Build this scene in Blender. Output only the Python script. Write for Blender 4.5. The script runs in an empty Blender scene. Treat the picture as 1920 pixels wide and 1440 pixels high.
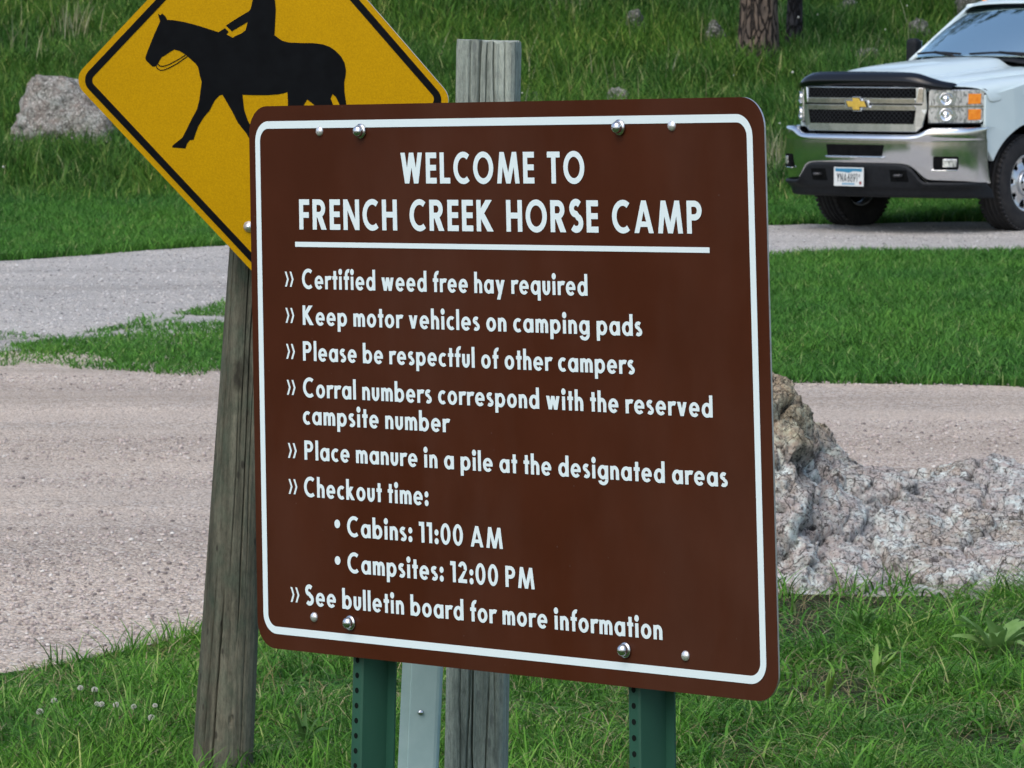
import bpy, bmesh, math, random
import numpy as np
from mathutils import Vector, Matrix
from mathutils.geometry import delaunay_2d_cdt

random.seed(7)
RNG = np.random.default_rng(11)
R = math.radians
SC = bpy.context.scene
COL = SC.collection

# ------------------------------------------------------------------ camera, sky, sun, exposure
FPX, EYE, HORIZON = 9260.0, 1.6, 70.0          # focal length and horizon in pixels of the 1920 px photograph
PITCH = math.atan((720 - HORIZON) / FPX)
cam_data = bpy.data.cameras.new("camera")
cam = bpy.data.objects.new("camera", cam_data)
COL.objects.link(cam)
cam.location = (0, 0, EYE)
cam.rotation_euler = (R(90) - PITCH, 0, 0)
cam_data.sensor_width = 36.0
cam_data.lens = FPX / 1920 * 36.0
cam_data.clip_start, cam_data.clip_end = 0.1, 4000
cam_data.dof.use_dof = True
cam_data.dof.focus_distance = 8.0
cam_data.dof.aperture_fstop = 46
SC.camera = cam
SC.render.resolution_x, SC.render.resolution_y = 1024, 768

SUN_ELEV, SUN_AZ = R(52), R(150)      # a soft sun behind thin cloud, high behind the camera's left shoulder
world = bpy.data.worlds.new("World")
SC.world = world
world.use_nodes = True
wn = world.node_tree
sky = wn.nodes.new("ShaderNodeTexSky")
sky.sky_type = 'NISHITA'
sky.sun_disc = False
sky.sun_elevation = SUN_ELEV
sky.sun_rotation = R(210)
sky.air_density, sky.dust_density, sky.ozone_density = 1.0, 2.6, 1.0
bg = wn.nodes["Background"]
bg.inputs["Strength"].default_value = 0.15
wn.links.new(sky.outputs[0], bg.inputs[0])
sun_data = bpy.data.lights.new("sun", 'SUN')
sun_data.energy = 1.0
sun_data.angle = R(60)
sun_data.color = (1.0, 0.96, 0.9)
sun = bpy.data.objects.new("sun", sun_data)
COL.objects.link(sun)
# towards the sun: behind the camera (-y), to the left (-x), high
sdir = Vector((-math.sin(R(30)) * math.cos(SUN_ELEV), -math.cos(R(30)) * math.cos(SUN_ELEV), math.sin(SUN_ELEV)))
sun.rotation_euler = sdir.to_track_quat('Z', 'Y').to_euler()
sun.location = (0, 0, 30)
SC.view_settings.view_transform = 'Standard'
SC.view_settings.look = 'None'
SC.view_settings.gamma = 1.0
SC.view_settings.exposure = 0.52
SC.cycles.max_bounces = 6
SC.cycles.diffuse_bounces = 3
SC.cycles.transmission_bounces = 4
SC.cycles.transparent_max_bounces = 6
SC.cycles.caustics_reflective = False
SC.cycles.caustics_refractive = False

# ------------------------------------------------------------------ numpy noise
def _h(ix, iy, iz, s):
    n = (ix.astype(np.int64) * 374761393 + iy.astype(np.int64) * 668265263 + iz.astype(np.int64) * 2147483647 + s * 1274126177) & 0xFFFFFFFF
    n = ((n ^ (n >> 13)) * 1274126177) & 0xFFFFFFFF
    n = ((n ^ (n >> 16)) * 2246822519) & 0xFFFFFFFF
    return ((n ^ (n >> 15)) & 0xFFFFFF) / float(0xFFFFFF)

def vnoise(x, y, z=0.0, s=0):
    x, y, z = np.broadcast_arrays(np.asarray(x, float), np.asarray(y, float), np.asarray(z, float))
    ix, iy, iz = np.floor(x), np.floor(y), np.floor(z)
    fx, fy, fz = x - ix, y - iy, z - iz
    fx, fy, fz = [t * t * (3 - 2 * t) for t in (fx, fy, fz)]
    out = 0
    for dx in (0, 1):
        for dy in (0, 1):
            for dz in (0, 1):
                w = (fx if dx else 1 - fx) * (fy if dy else 1 - fy) * (fz if dz else 1 - fz)
                out = out + w * _h(ix + dx, iy + dy, iz + dz, s)
    return out * 2 - 1

def fbm(x, y, z=0.0, oct=5, s=0, gain=0.5, lac=2.03):
    a, out, f = 1.0, 0.0, 1.0
    for o in range(oct):
        out = out + a * vnoise(np.asarray(x) * f, np.asarray(y) * f, np.asarray(z) * f, s + o * 17)
        a *= gain
        f *= lac
    return out

def worley(x, y, z=0.0, s=0):
    x, y, z = np.broadcast_arrays(np.asarray(x, float), np.asarray(y, float), np.asarray(z, float))
    ix, iy, iz = np.floor(x), np.floor(y), np.floor(z)
    f1 = np.full(x.shape, 9.0)
    f2 = np.full(x.shape, 9.0)
    for dx in (-1, 0, 1):
        for dy in (-1, 0, 1):
            for dz in (-1, 0, 1):
                cx, cy, cz = ix + dx, iy + dy, iz + dz
                d = np.sqrt((cx + _h(cx, cy, cz, s) - x) ** 2 + (cy + _h(cx, cy, cz, s + 1) - y) ** 2 + (cz + _h(cx, cy, cz, s + 2) - z) ** 2)
                f2 = np.minimum(f2, np.maximum(d, f1))
                f1 = np.minimum(f1, d)
    return f1, f2

def facets(x, y, z, s=0, tilt=1.0):
    """broken rock faces: every 3-D Voronoi cell is a small tilted plane; returns its height and the closeness to a joint"""
    x, y, z = np.broadcast_arrays(np.asarray(x, float), np.asarray(y, float), np.asarray(z, float))
    ix, iy, iz = np.floor(x), np.floor(y), np.floor(z)
    f1 = np.full(x.shape, 9.0); f2 = np.full(x.shape, 9.0); h = np.zeros(x.shape)
    for dx in (-1, 0, 1):
        for dy in (-1, 0, 1):
            for dz in (-1, 0, 1):
                c = (ix + dx, iy + dy, iz + dz)
                p = [c[k] + _h(*c, s + k) for k in range(3)]
                d = np.sqrt((p[0] - x) ** 2 + (p[1] - y) ** 2 + (p[2] - z) ** 2)
                hh = _h(*c, s + 3) + tilt * sum((_h(*c, s + 4 + k) - .5) * (q - p[k]) for k, q in enumerate((x, y, z)))
                f2 = np.minimum(f2, np.maximum(d, f1))
                h = np.where(d < f1, hh, h)
                f1 = np.minimum(f1, d)
    return h, f2 - f1

def sstep(a, b, x):
    t = np.clip((x - a) / (b - a), 0, 1)
    return t * t * (3 - 2 * t)

# ------------------------------------------------------------------ projection helpers (a picture point to a place on the ground)
CP, SP = math.cos(PITCH), math.sin(PITCH)
def cam2world(p):
    x, y, z = p
    return Vector((x, z * CP - y * SP, EYE - z * SP - y * CP))
def ray(px, py):
    d = cam2world(((px - 960) / FPX, (py - 720) / FPX, 1.0)) - Vector((0, 0, EYE))
    return d / d.y                      # per metre of depth
def terrain(x, y):
    """height of the ground: level round the roads, a grassy hill rising beyond them"""
    x, y = np.asarray(x, float), np.asarray(y, float)
    hill = 0.135 * np.maximum(0, y - 46.0) ** 1.06 + 0.22 * fbm(x * .16 + 3, y * .16, 0, 3, 5) * sstep(45, 54, y)
    low = 0.015 * vnoise(x * .7, y * .7, 0, 3) + 0.09 * sstep(38, 46, y) * (1 + .4 * vnoise(x * .3, y * .2, 0, 8))
    return hill + low
def at(px, py):
    """where the ground is seen at a pixel of the photograph"""
    d = ray(px, py)
    y = 6.0
    while y < 200:
        if EYE + d.z * y <= float(terrain(d.x * y, y)):
            break
        y += 0.02
    return Vector((d.x * y, y, float(terrain(d.x * y, y))))
def at_depth(px, py, y):
    d = ray(px, py)
    return Vector((d.x * y, y, EYE + d.z * y))

# ------------------------------------------------------------------ object helpers
def mesh_obj(name, verts, faces, mat=None, parent=None, smooth=False, bevel=0, subsurf=0, seg=2, loc=None):
    me = bpy.data.meshes.new(name)
    me.from_pydata([tuple(v) for v in verts], [], [tuple(f) for f in faces])
    me.update()
    o = bpy.data.objects.new(name, me)
    COL.objects.link(o)
    mats = mat if isinstance(mat, (list, tuple)) else [mat]
    for m in mats:
        if m:
            me.materials.append(m)
    if smooth:
        me.polygons.foreach_set('use_smooth', [True] * len(me.polygons))
    if bevel:
        b = o.modifiers.new("bevel", 'BEVEL')
        b.width, b.segments, b.limit_method, b.angle_limit = bevel, seg, 'ANGLE', R(35)
        b.harden_normals = False
    if subsurf:
        s = o.modifiers.new("subsurf", 'SUBSURF')
        s.levels = s.render_levels = subsurf
    if parent:
        o.parent = parent
    if loc:
        o.location = loc
    return o

def empty(name, loc=(0, 0, 0), rz=0):
    o = bpy.data.objects.new(name, None)
    COL.objects.link(o)
    o.location, o.rotation_euler = loc, (0, 0, rz)
    o.empty_display_size = 0.2
    return o

def tag(o, label, cat, group=None, kind=None):
    o["label"], o["category"] = label, cat
    if group:
        o["group"] = group
    if kind:
        o["kind"] = kind
    return o

def structure(o):
    o["kind"] = "structure"
    return o

class MB:
    """collects simple shapes into one mesh"""
    def __init__(s):
        s.v, s.f = [], []
    def add(s, verts, faces):
        n = len(s.v)
        s.v += [tuple(v) for v in verts]
        s.f += [tuple(i + n for i in f) for f in faces]
        return s
    def box(s, c, size, rot=None):
        hx, hy, hz = [t / 2 for t in size]
        vs = [Vector((x * hx, y * hy, z * hz)) for x in (-1, 1) for y in (-1, 1) for z in (-1, 1)]
        if rot:
            vs = [rot @ v for v in vs]
        vs = [v + Vector(c) for v in vs]
        return s.add(vs, [(0, 1, 3, 2), (4, 6, 7, 5), (0, 4, 5, 1), (2, 3, 7, 6), (0, 2, 6, 4), (1, 5, 7, 3)])
    def tube(s, pts, rad, n=10, cap=True):
        pts = [Vector(p) for p in pts]
        if not isinstance(rad, (list, tuple)):
            rad = [rad] * len(pts)
        rings, vs, fs = [], [], []
        for i, p in enumerate(pts):
            t = (pts[min(i + 1, len(pts) - 1)] - pts[max(i - 1, 0)]).normalized()
            a = t.cross(Vector((0, 0, 1)) if abs(t.z) < .9 else Vector((1, 0, 0))).normalized()
            b = t.cross(a)
            rings.append(len(vs))
            for k in range(n):
                w = 2 * math.pi * k / n
                vs.append(p + (a * math.cos(w) + b * math.sin(w)) * rad[i])
        for i in range(len(pts) - 1):
            for k in range(n):
                k2 = (k + 1) % n
                fs.append((rings[i] + k, rings[i] + k2, rings[i + 1] + k2, rings[i + 1] + k))
        if cap:
            fs.append(tuple(range(n))[::-1])
            fs.append(tuple(rings[-1] + k for k in range(n)))
        return s.add(vs, fs)
    def lathe(s, prof, axis_o, axis, n=24, ref=None):
        """prof: (radius, distance along axis)"""
        axis = Vector(axis).normalized()
        a = axis.cross(Vector((0, 0, 1)) if abs(axis.z) < .9 else Vector((1, 0, 0))).normalized()
        b = axis.cross(a)
        o = Vector(axis_o)
        vs, fs = [], []
        for r, h in prof:
            for k in range(n):
                w = 2 * math.pi * k / n
                vs.append(o + axis * h + (a * math.cos(w) + b * math.sin(w)) * r)
        for i in range(len(prof) - 1):
            for k in range(n):
                k2 = (k + 1) % n
                fs.append((i * n + k, i * n + k2, (i + 1) * n + k2, (i + 1) * n + k))
        return s.add(vs, fs)
    def build(s, name, mat=None, parent=None, **k):
        return mesh_obj(name, s.v, s.f, mat, parent, **k)

def tri2d(polys, holes_as_gaps=False):
    """union of 2-D polygons as triangles"""
    vs, fs = [], []
    for p in polys:
        p = list(p)
        if sum(p[i - 1][0] * p[i][1] - p[i][0] * p[i - 1][1] for i in range(len(p))) < 0:
            p = p[::-1]
        fs.append(list(range(len(vs), len(vs) + len(p))))
        vs += [Vector(q) for q in p]
    r = delaunay_2d_cdt(vs, [], fs, 0, 1e-6)
    return r[0], [t for t, src in zip(r[2], r[5]) if src]

# ------------------------------------------------------------------ materials
def material(name, color, rough=.6, metal=0.0, spec=.5, coat=0.0):
    m = bpy.data.materials.new(name)
    m.use_nodes = True
    b = m.node_tree.nodes["Principled BSDF"]
    b.inputs["Base Color"].default_value = (*color, 1)
    b.inputs["Roughness"].default_value = rough
    b.inputs["Metallic"].default_value = metal
    b.inputs["Specular IOR Level"].default_value = spec
    b.inputs["Coat Weight"].default_value = coat
    return m
class G:
    """a small helper for wiring a material"""
    def __init__(s, m):
        s.t = m.node_tree
        s.b = m.node_tree.nodes["Principled BSDF"]
        s.out = m.node_tree.nodes["Material Output"]
    def n(s, kind, **kw):
        x = s.t.nodes.new(kind)
        for k, v in kw.items():
            if k.startswith("i_"):
                key = k[2:]
                x.inputs[int(key) if key.isdigit() else key.replace("_", " ")].default_value = v
            else:
                setattr(x, k, v)
        return x
    def l(s, a, b):
        s.t.links.new(a, b)
    def coord(s, scale=(1, 1, 1), kind="Object"):
        tc = s.n("ShaderNodeTexCoord")
        mp = s.n("ShaderNodeMapping")
        mp.inputs["Scale"].default_value = scale
        s.l(tc.outputs[kind], mp.inputs["Vector"])
        return mp.outputs[0]
    def noise(s, scale, detail=6, rough=.6, vec=None, dist=0):
        x = s.n("ShaderNodeTexNoise", i_Scale=scale, i_Detail=detail, i_Roughness=rough, i_Distortion=dist)
        if vec is not None:
            s.l(vec, x.inputs["Vector"])
        return x.outputs["Fac"]
    def ramp(s, fac, stops, interp='LINEAR'):
        r = s.n("ShaderNodeValToRGB")
        r.color_ramp.interpolation = interp
        els = r.color_ramp.elements
        while len(els) < len(stops):
            els.new(.5)
        for e, (p, c) in zip(els, stops):
            e.position = p
            e.color = (*c, 1) if len(c) == 3 else c
        s.l(fac, r.inputs[0])
        return r.outputs[0]
    def mix(s, fac, a, b, mode='MIX'):
        x = s.n("ShaderNodeMix", data_type='RGBA', blend_type=mode)
        for sock, v in ((x.inputs[0], fac), (x.inputs[6], a), (x.inputs[7], b)):
            if isinstance(v, (int, float)):
                sock.default_value = v
            elif isinstance(v, tuple):
                sock.default_value = (*v, 1)
            else:
                s.l(v, sock)
        return x.outputs[2]
    def color(s, c):
        s.l(c, s.b.inputs["Base Color"])
    def bump(s, h, strength=.3, dist=.01):
        x = s.n("ShaderNodeBump", i_Strength=strength, i_Distance=dist)
        s.l(h, x.inputs["Height"])
        s.l(x.outputs[0], s.b.inputs["Normal"])
    def roughness(s, h, lo, hi):
        x = s.n("ShaderNodeMapRange", i_3=lo, i_4=hi)
        s.l(h, x.inputs[0])
        s.l(x.outputs[0], s.b.inputs["Roughness"])

def mottled(name, c1, c2, scale, rough=.6, metal=0, bump=0, lo=.35, hi=.65, spec=.5, vec_scale=(1, 1, 1)):
    m = material(name, c1, rough, metal, spec)
    g = G(m)
    f = g.noise(scale, vec=g.coord(vec_scale))
    g.color(g.ramp(f, [(lo, c1), (hi, c2)]))
    if bump:
        g.bump(f, bump)
    return m

# ------------------------------------------------------------------ materials of the setting
def ground_material():
    m = material("soil_and_thatch", (.03, .04, .015), .95, spec=.1)
    g = G(m)
    v = g.coord()
    a = g.noise(.6, 6, .65, v)
    b = g.noise(26, 6, .7, v)
    soil = g.ramp(b, [(.3, (.012, .011, .007)), (.62, (.04, .034, .022))])
    green = g.ramp(b, [(.3, (.014, .028, .008)), (.65, (.045, .075, .022))])
    g.color(g.mix(g.ramp(a, [(.42, (1, 1, 1)), (.6, (0, 0, 0))]), soil, green))
    g.bump(b, .6, .03)
    return m

def gravel_material(name, pink):
    m = material(name, (.3, .27, .25), .9, spec=.25)
    g = G(m)
    v = g.coord()
    vo = g.n("ShaderNodeTexVoronoi", i_Scale=85.0, i_Randomness=1.0)
    g.l(v, vo.inputs["Vector"])
    vb = g.n("ShaderNodeTexVoronoi", i_Scale=210.0)
    g.l(v, vb.inputs["Vector"])
    sep = g.n("ShaderNodeSeparateColor")
    g.l(vo.outputs["Color"], sep.inputs[0])
    sep2 = g.n("ShaderNodeSeparateColor")
    g.l(vb.outputs["Color"], sep2.inputs[0])
    if pink:
        st = [(0, (.151, .121, .099)), (.25, (.383, .316, .259)), (.55, (.576, .490, .407)), (.85, (.725, .638, .531)), (1, (.740, .740, .717))]
        fines = [(0, (.452, .383, .315)), (1, (.671, .578, .482))]
    else:
        st = [(0, (.134, .131, .123)), (.25, (.335, .322, .299)), (.55, (.523, .504, .466)), (.85, (.671, .645, .599)), (1, (.725, .740, .740))]
        fines = [(0, (.375, .363, .332)), (1, (.564, .544, .505))]
    stones = g.ramp(sep.outputs[0], st)
    small = g.ramp(sep2.outputs[1], fines)
    # long streaks where wheels have run, along x
    w = g.coord((.12, 1.6, 1))
    track = g.noise(1.3, 4, .6, w)
    patch = g.noise(.5, 5, .6, v)
    loose = g.mix(g.ramp(track, [(.42, (0, 0, 0)), (.66, (.8, .8, .8))]), small, stones)
    ruts = g.ramp(g.noise(.75, 5, .65, g.coord((.05, 1.0, 1))), [(.36, (.80, .79, .78)), (.5, (.97, .97, .97)), (.62, (1.08, 1.07, 1.06))])
    tone = g.ramp(patch, [(.3, (.86, .86, .87)), (.7, (1.06, 1.04, 1.02))])
    g.color(g.mix(1.0, g.mix(.4, loose, stones), g.mix(1.0, tone, ruts, 'MULTIPLY'), 'MULTIPLY'))
    h = g.n("ShaderNodeMath", operation='SUBTRACT', i_0=.6)
    g.l(vo.outputs["Distance"], h.inputs[1])
    g.bump(h.outputs[0], .8, .016)
    return m

def blade_material(name, stops, patch_scale=.5, patch=((.75, .8, .8), (1.2, 1.15, .9)), trans=.3):
    """stops: colours along a random value per blade; patch: tints of drier and lusher patches of the meadow"""
    m = material(name, (.05, .1, .02), .6, spec=.12)
    g = G(m)
    geo = g.n("ShaderNodeNewGeometry")
    col = g.ramp(geo.outputs["Random Per Island"], stops)
    f = g.noise(patch_scale, 5, .6, g.coord((1, .6, 1)))
    tint = g.ramp(f, [(.34, patch[0]), (.64, patch[1])])
    c = g.mix(1.0, col, tint, 'MULTIPLY')
    g.color(c)
    tr = g.n("ShaderNodeBsdfTranslucent")
    g.l(c, tr.inputs[0])
    mx = g.n("ShaderNodeMixShader", i_0=trans)
    g.l(g.b.outputs[0], mx.inputs[1])
    g.l(tr.outputs[0], mx.inputs[2])
    g.l(mx.outputs[0], g.out.inputs[0])
    return m

# ------------------------------------------------------------------ ground: one sheet from before the camera to the horizon
def grid_sheet(name, xs, ys, zf, mat):
    X, Y = np.meshgrid(xs, ys)
    Z = zf(X, Y)
    nx, ny = len(xs), len(ys)
    v = np.stack([X, Y, Z], -1).reshape(-1, 3)
    i = np.arange(nx * ny).reshape(ny, nx)
    f = np.stack([i[:-1, :-1], i[:-1, 1:], i[1:, 1:], i[1:, :-1]], -1).reshape(-1, 4)
    return mesh_obj(name, v.tolist(), f.tolist(), mat, smooth=True)

far = lambda a, b, n, p: a + (b - a) * np.linspace(0, 1, n) ** p
gx = np.concatenate([-far(16, 700, 24, 3)[::-1], np.linspace(-15.7, 15.7, 158), far(16, 700, 24, 3)])
gy = np.concatenate([-far(5, 600, 20, 3)[::-1], np.linspace(-4, 80, 260), far(81, 900, 30, 2.4)])
def ground_height(x, y):
    z = terrain(x, np.minimum(y, 110))
    return z
structure(grid_sheet("ground", gx, gy, ground_height, ground_material()))

# ------------------------------------------------------------------ the gravel road and the drive that forks from it
def edge_line(pts, n=400, amp=.03, s=0, x0=-14, x1=16):
    pts = np.array(pts, float)
    x = np.linspace(x0, x1, n)
    y = np.interp(x, pts[:, 0], pts[:, 1])
    k = np.ones(9) / 9
    y = np.convolve(np.pad(y, 4, 'edge'), k, 'valid')
    return x, y + amp * fbm(x * 3.1, s * 7.7, 0, 4, s)
VERGE = [(-14, 9.6), (-4, 10.9), (-1.27, 12.2), (-.86, 13.2), (-.3, 14.4), (.3, 15.6), (.9, 16.4), (2, 16.9), (5, 17.6), (16, 19)]
ISLE_LOW = [(-14, 27), (-6, 26.3), (-2.9, 25.2), (-2.45, 24.7), (-1.93, 23.6), (-1.37, 23.3), (0, 23.1), (1.29, 22.9), (2.36, 22.7), (6, 22.2), (16, 21)]
ISLE_UP = [(-14, 27), (-6, 26.3), (-2.9, 25.3), (-2.45, 25.4), (-2.27, 26.2), (-2.14, 27.9), (-1.96, 28.9), (-1.72, 29.4), (-.88, 31.5), (.15, 34), (1.9, 35.9), (3.84, 36.8), (7, 37.5), (16, 39)]
DRIVE_FAR = [(-14, 30.5), (-6, 34), (-3.66, 35.3), (-2.2, 37.8), (-.6, 39.4), (1, 40.4), (2.2, 41.2), (4.3, 41.6), (5.5, 43.8), (7.5, 45.6), (16, 46.5)]
def sheet_between(lo, hi, z):
    V, F = [], []
    (x, a), (_, b) = lo, hi
    m = 28
    for i in range(len(x)):
        for k in range(m + 1):
            y = a[i] + (b[i] - a[i]) * k / m
            V.append((x[i], y, 0))
    V = np.array(V)
    V[:, 2] = terrain(V[:, 0], V[:, 1]) + z + .03 * sstep(40.5, 45, V[:, 1])
    for i in range(len(x) - 1):
        for k in range(m):
            p = i * (m + 1) + k
            F.append((p, p + m + 1, p + m + 2, p + 1))
    return V.tolist(), F
verge = edge_line(VERGE, s=1, amp=.05)
isle_low = edge_line(ISLE_LOW, s=2, amp=.06)
isle_up = edge_line(ISLE_UP, s=3, amp=.06)
isle_up = (isle_up[0], np.maximum(isle_up[1], isle_low[1] + .002))
drive_far = edge_line(DRIVE_FAR, s=4, amp=.08)
# left of the island's tip the two sheets of gravel meet under the creeping grass
gap = sstep(-1.75, -1.05, isle_low[0] + .25 * vnoise(isle_low[0] * 6, 0, 0, 9))
seam = (isle_low[1] + isle_up[1]) / 2
cut_low = (isle_low[0], seam + (isle_low[1] - seam) * gap)
cut_up = (isle_up[0], seam + (isle_up[1] - seam) * gap)
v, f = sheet_between(verge, cut_low, .006)
structure(mesh_obj("gravel_road", v, f, gravel_material("pinkish_gravel", True), smooth=True))
v, f = sheet_between(cut_up, drive_far, .010)
structure(mesh_obj("gravel_drive", v, f, gravel_material("grey_gravel", False), smooth=True))

# loose stones lying on the gravel
def stones(name, n, ymin, ymax, rmin, rmax, test, mat, seed):
    rng = np.random.default_rng(seed)
    y = ymin + (ymax - ymin) * rng.random(n) ** 1.2
    x = (rng.random(n) * 2 - 1) * (.1037 * y * 1.2 + .3)
    k = test(x, y)
    x, y = x[k], y[k]
    n = len(x)
    ico = np.array([(0, 0, 1), (.894, 0, .447), (.276, .851, .447), (-.724, .526, .447), (-.724, -.526, .447), (.276, -.851, .447),
                    (.724, .526, -.447), (-.276, .851, -.447), (-.894, 0, -.447), (-.276, -.851, -.447), (.724, -.526, -.447), (0, 0, -1)])
    fc = np.array([(0, 1, 2), (0, 2, 3), (0, 3, 4), (0, 4, 5), (0, 5, 1), (1, 6, 2), (2, 7, 3), (3, 8, 4), (4, 9, 5), (5, 10, 1),
                   (2, 6, 7), (3, 7, 8), (4, 8, 9), (5, 9, 10), (1, 10, 6)])
    r = rmin * (rmax / rmin) ** (rng.random(n) ** 2.2)
    sc = r[:, None] * np.stack([.8 + .5 * rng.random(n), .8 + .5 * rng.random(n), .45 + .4 * rng.random(n)], -1)
    a = rng.random(n) * 6.28
    P = ico[None] * (1 + .3 * (rng.random((n, 12, 1)) - .5)) * sc[:, None, :]
    ca, sa = np.cos(a)[:, None], np.sin(a)[:, None]
    Q = np.stack([P[..., 0] * ca - P[..., 1] * sa, P[..., 0] * sa + P[..., 1] * ca, P[..., 2]], -1)
    Q += np.stack([x, y, terrain(x, y) + .008 + r * .25], -1)[:, None, :]
    F = (fc[None] + 12 * np.arange(n)[:, None, None]).reshape(-1, 3)
    o = raw_mesh(name, Q.reshape(-1, 3), F, None, mat)
    o["kind"] = "stuff"
    return o

def raw_mesh(name, V, T, Q, mat):
    """fast mesh from triangles T and quads Q (index arrays)"""
    me = bpy.data.meshes.new(name)
    T = np.zeros((0, 3), int) if T is None else T
    Q = np.zeros((0, 4), int) if Q is None else Q
    nl = T.size + Q.size
    me.vertices.add(len(V))
    me.vertices.foreach_set('co', np.ascontiguousarray(V, dtype=np.float32).ravel())
    me.loops.add(nl)
    me.loops.foreach_set('vertex_index', np.concatenate([T.ravel(), Q.ravel()]).astype(np.int32))
    me.polygons.add(len(T) + len(Q))
    me.polygons.foreach_set('loop_start', np.concatenate([np.arange(len(T)) * 3, T.size + np.arange(len(Q)) * 4]).astype(np.int32))
    me.update(calc_edges=True)
    me.validate()
    me.materials.append(mat)
    o = bpy.data.objects.new(name, me)
    COL.objects.link(o)
    return o

def on(line, x):
    return np.interp(x, line[0], line[1])
def pebble_material(name, stops):
    m = material(name, (.4, .35, .33), .85, spec=.3)
    g = G(m)
    geo = g.n("ShaderNodeNewGeometry")
    g.color(g.ramp(geo.outputs["Random Per Island"], stops))
    return m
peb = pebble_material("pebble", [(0, (.161, .141, .132)), (.3, (.333, .282, .259)), (.6, (.460, .396, .362)), (.9, (.552, .485, .449)), (1, (.636, .621, .575))])
peb2 = pebble_material("grey_pebble", [(0, (.138, .136, .132)), (.3, (.299, .282, .270)), (.6, (.426, .401, .380)), (.9, (.540, .513, .494)), (1, (.636, .636, .633))])
stones("loose_stones", 75000, 11.5, 26, .0022, .0085, lambda x, y: (y > on(verge, x) - .03) & (y < on(isle_low, x) + .1) &
       (fbm(x * .2, y * 1.3, 0, 3, 9) > .02), peb, 21)
stones("drive_stones", 60000, 24, 42, .004, .011, lambda x, y: (y > on(isle_up, x) - .05) & (y < on(drive_far, x) + .05), peb2, 22)

# ------------------------------------------------------------------ grass: blades as one mesh per kind of cover
def grass(name, P, h, w, bend, mat, seg=3, seed=0, droop=.35):
    rng = np.random.default_rng(seed)
    n = len(P)
    a = rng.random(n) * 2 * np.pi
    wa = a + np.pi / 2 + (rng.random(n) - .5) * 1.6
    D = np.stack([np.cos(a), np.sin(a), np.zeros(n)], -1)
    Wv = np.stack([np.cos(wa), np.sin(wa), np.zeros(n)], -1)
    vs = []
    for k in range(seg + 1):
        t = k / seg
        c = P + np.array([0, 0, 1.0]) * (h * (t - droop * bend * t * t))[:, None] + D * (h * bend * t ** 1.7)[:, None]
        if k < seg:
            ww = (w * (1 - .75 * t ** 1.6) * .5)[:, None] * Wv
            vs += [c - ww, c + ww]
        else:
            vs += [c]
    m = 2 * seg + 1
    V = np.stack(vs, 1).reshape(-1, 3)
    base = (np.arange(n) * m)[:, None]
    Q = np.concatenate([base + np.array([2 * k, 2 * k + 1, 2 * k + 3, 2 * k + 2]) for k in range(seg - 1)], 0)
    T = base + np.array([2 * seg - 2, 2 * seg - 1, 2 * seg])
    o = raw_mesh(name, V, T, Q, mat)
    o["kind"] = "stuff"
    return o

def scatter(n, y0, y1, seed, margin=1.22, test=None, clump=None):
    rng = np.random.default_rng(seed)
    y = y0 + (y1 - y0) * rng.random(n)
    wmax = .1037 * y1 * margin + .4
    x = (rng.random(n) * 2 - 1) * wmax
    k = np.abs(x) < .1037 * y * margin + .4
    if test is not None:
        k &= test(x, y)
    if clump is not None:
        k &= rng.random(n) < clump(x, y)
    x, y = x[k], y[k]
    return np.stack([x, y, terrain(x, y)], -1), rng

SOIL = [(at(1545, 1150), .26, .20), (at(1500, 1195), .20, .16), (at(1690, 1118), .24, .13), (at(1760, 1140), .2, .10), (at(1880, 1395), .14, .14), (at(1660, 1330), .10, .10), (at(1480, 1128), .2, .12)]
def bare(x, y):
    """0 on the trodden soil patches before the rock, 1 on full turf"""
    m = np.ones_like(x)
    for c, rx, ry in SOIL:
        d = np.hypot((x - c.x) / (rx * .8), (y - c.y) / (ry * 2.2)) + .5 * vnoise(x * 12, y * 8, 0, 33)
        m = np.minimum(m, sstep(.55, 1.15, d))
    return np.clip(m, .025, 1)
# --- roadside grass in front of the gravel (short turf on the left, rougher and patchier towards the rock)
near_green = blade_material("roadside_blades", [(0, (.038, .102, .018)), (.3, (.061, .179, .027)), (.62, (.102, .272, .040)), (.86, (.150, .341, .061)), (.93, (.218, .358, .107)), (1, (.368, .426, .197))],
                            patch_scale=1.6, patch=((.7, .8, .8), (1.25, 1.2, .85)))
P, rng = scatter(150000, 9.4, 15.6, 31, test=lambda x, y: (y < on(verge, x) + .05 + .1 * vnoise(x * 9, y * 9, 0, 4)) & (x < .45),
                 clump=lambda x, y: .62 + .38 * vnoise(x * 5, y * 5, 0, 6))
n = len(P)
grass("roadside_grass", P, (.035 + .06 * rng.random(n) ** 1.4) * (1 + .75 * fbm(P[:, 0] * 3, P[:, 1] * 2, 0, 3, 2)).clip(.35, 2), .0028 + .0028 * rng.random(n), .35 + 1.0 * rng.random(n), near_green, 3, 41)
P, rng = scatter(150000, 9.4, 14.6, 32, test=lambda x, y: (x > .35) & (y < 14.1 + .25 * vnoise(x * 4, 3, 0, 4)),
                 clump=lambda x, y: np.clip(.4 + 1.5 * fbm(x * 2.6, y * 1.1, 0, 3, 19) + .5 * sstep(13.2, 11.4, y) - .25 * sstep(13.0, 13.9, y), .03, 1) * bare(x, y))
n = len(P)
lng = 1 + .8 * vnoise(P[:, 0] * 2.6, P[:, 1] * 2.6, 0, 12)
grass("rough_grass", P, (.03 + .085 * rng.random(n) ** 1.5) * lng, .0028 + .0036 * rng.random(n), .5 + 1.3 * rng.random(n), near_green, 4, 42)
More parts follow.
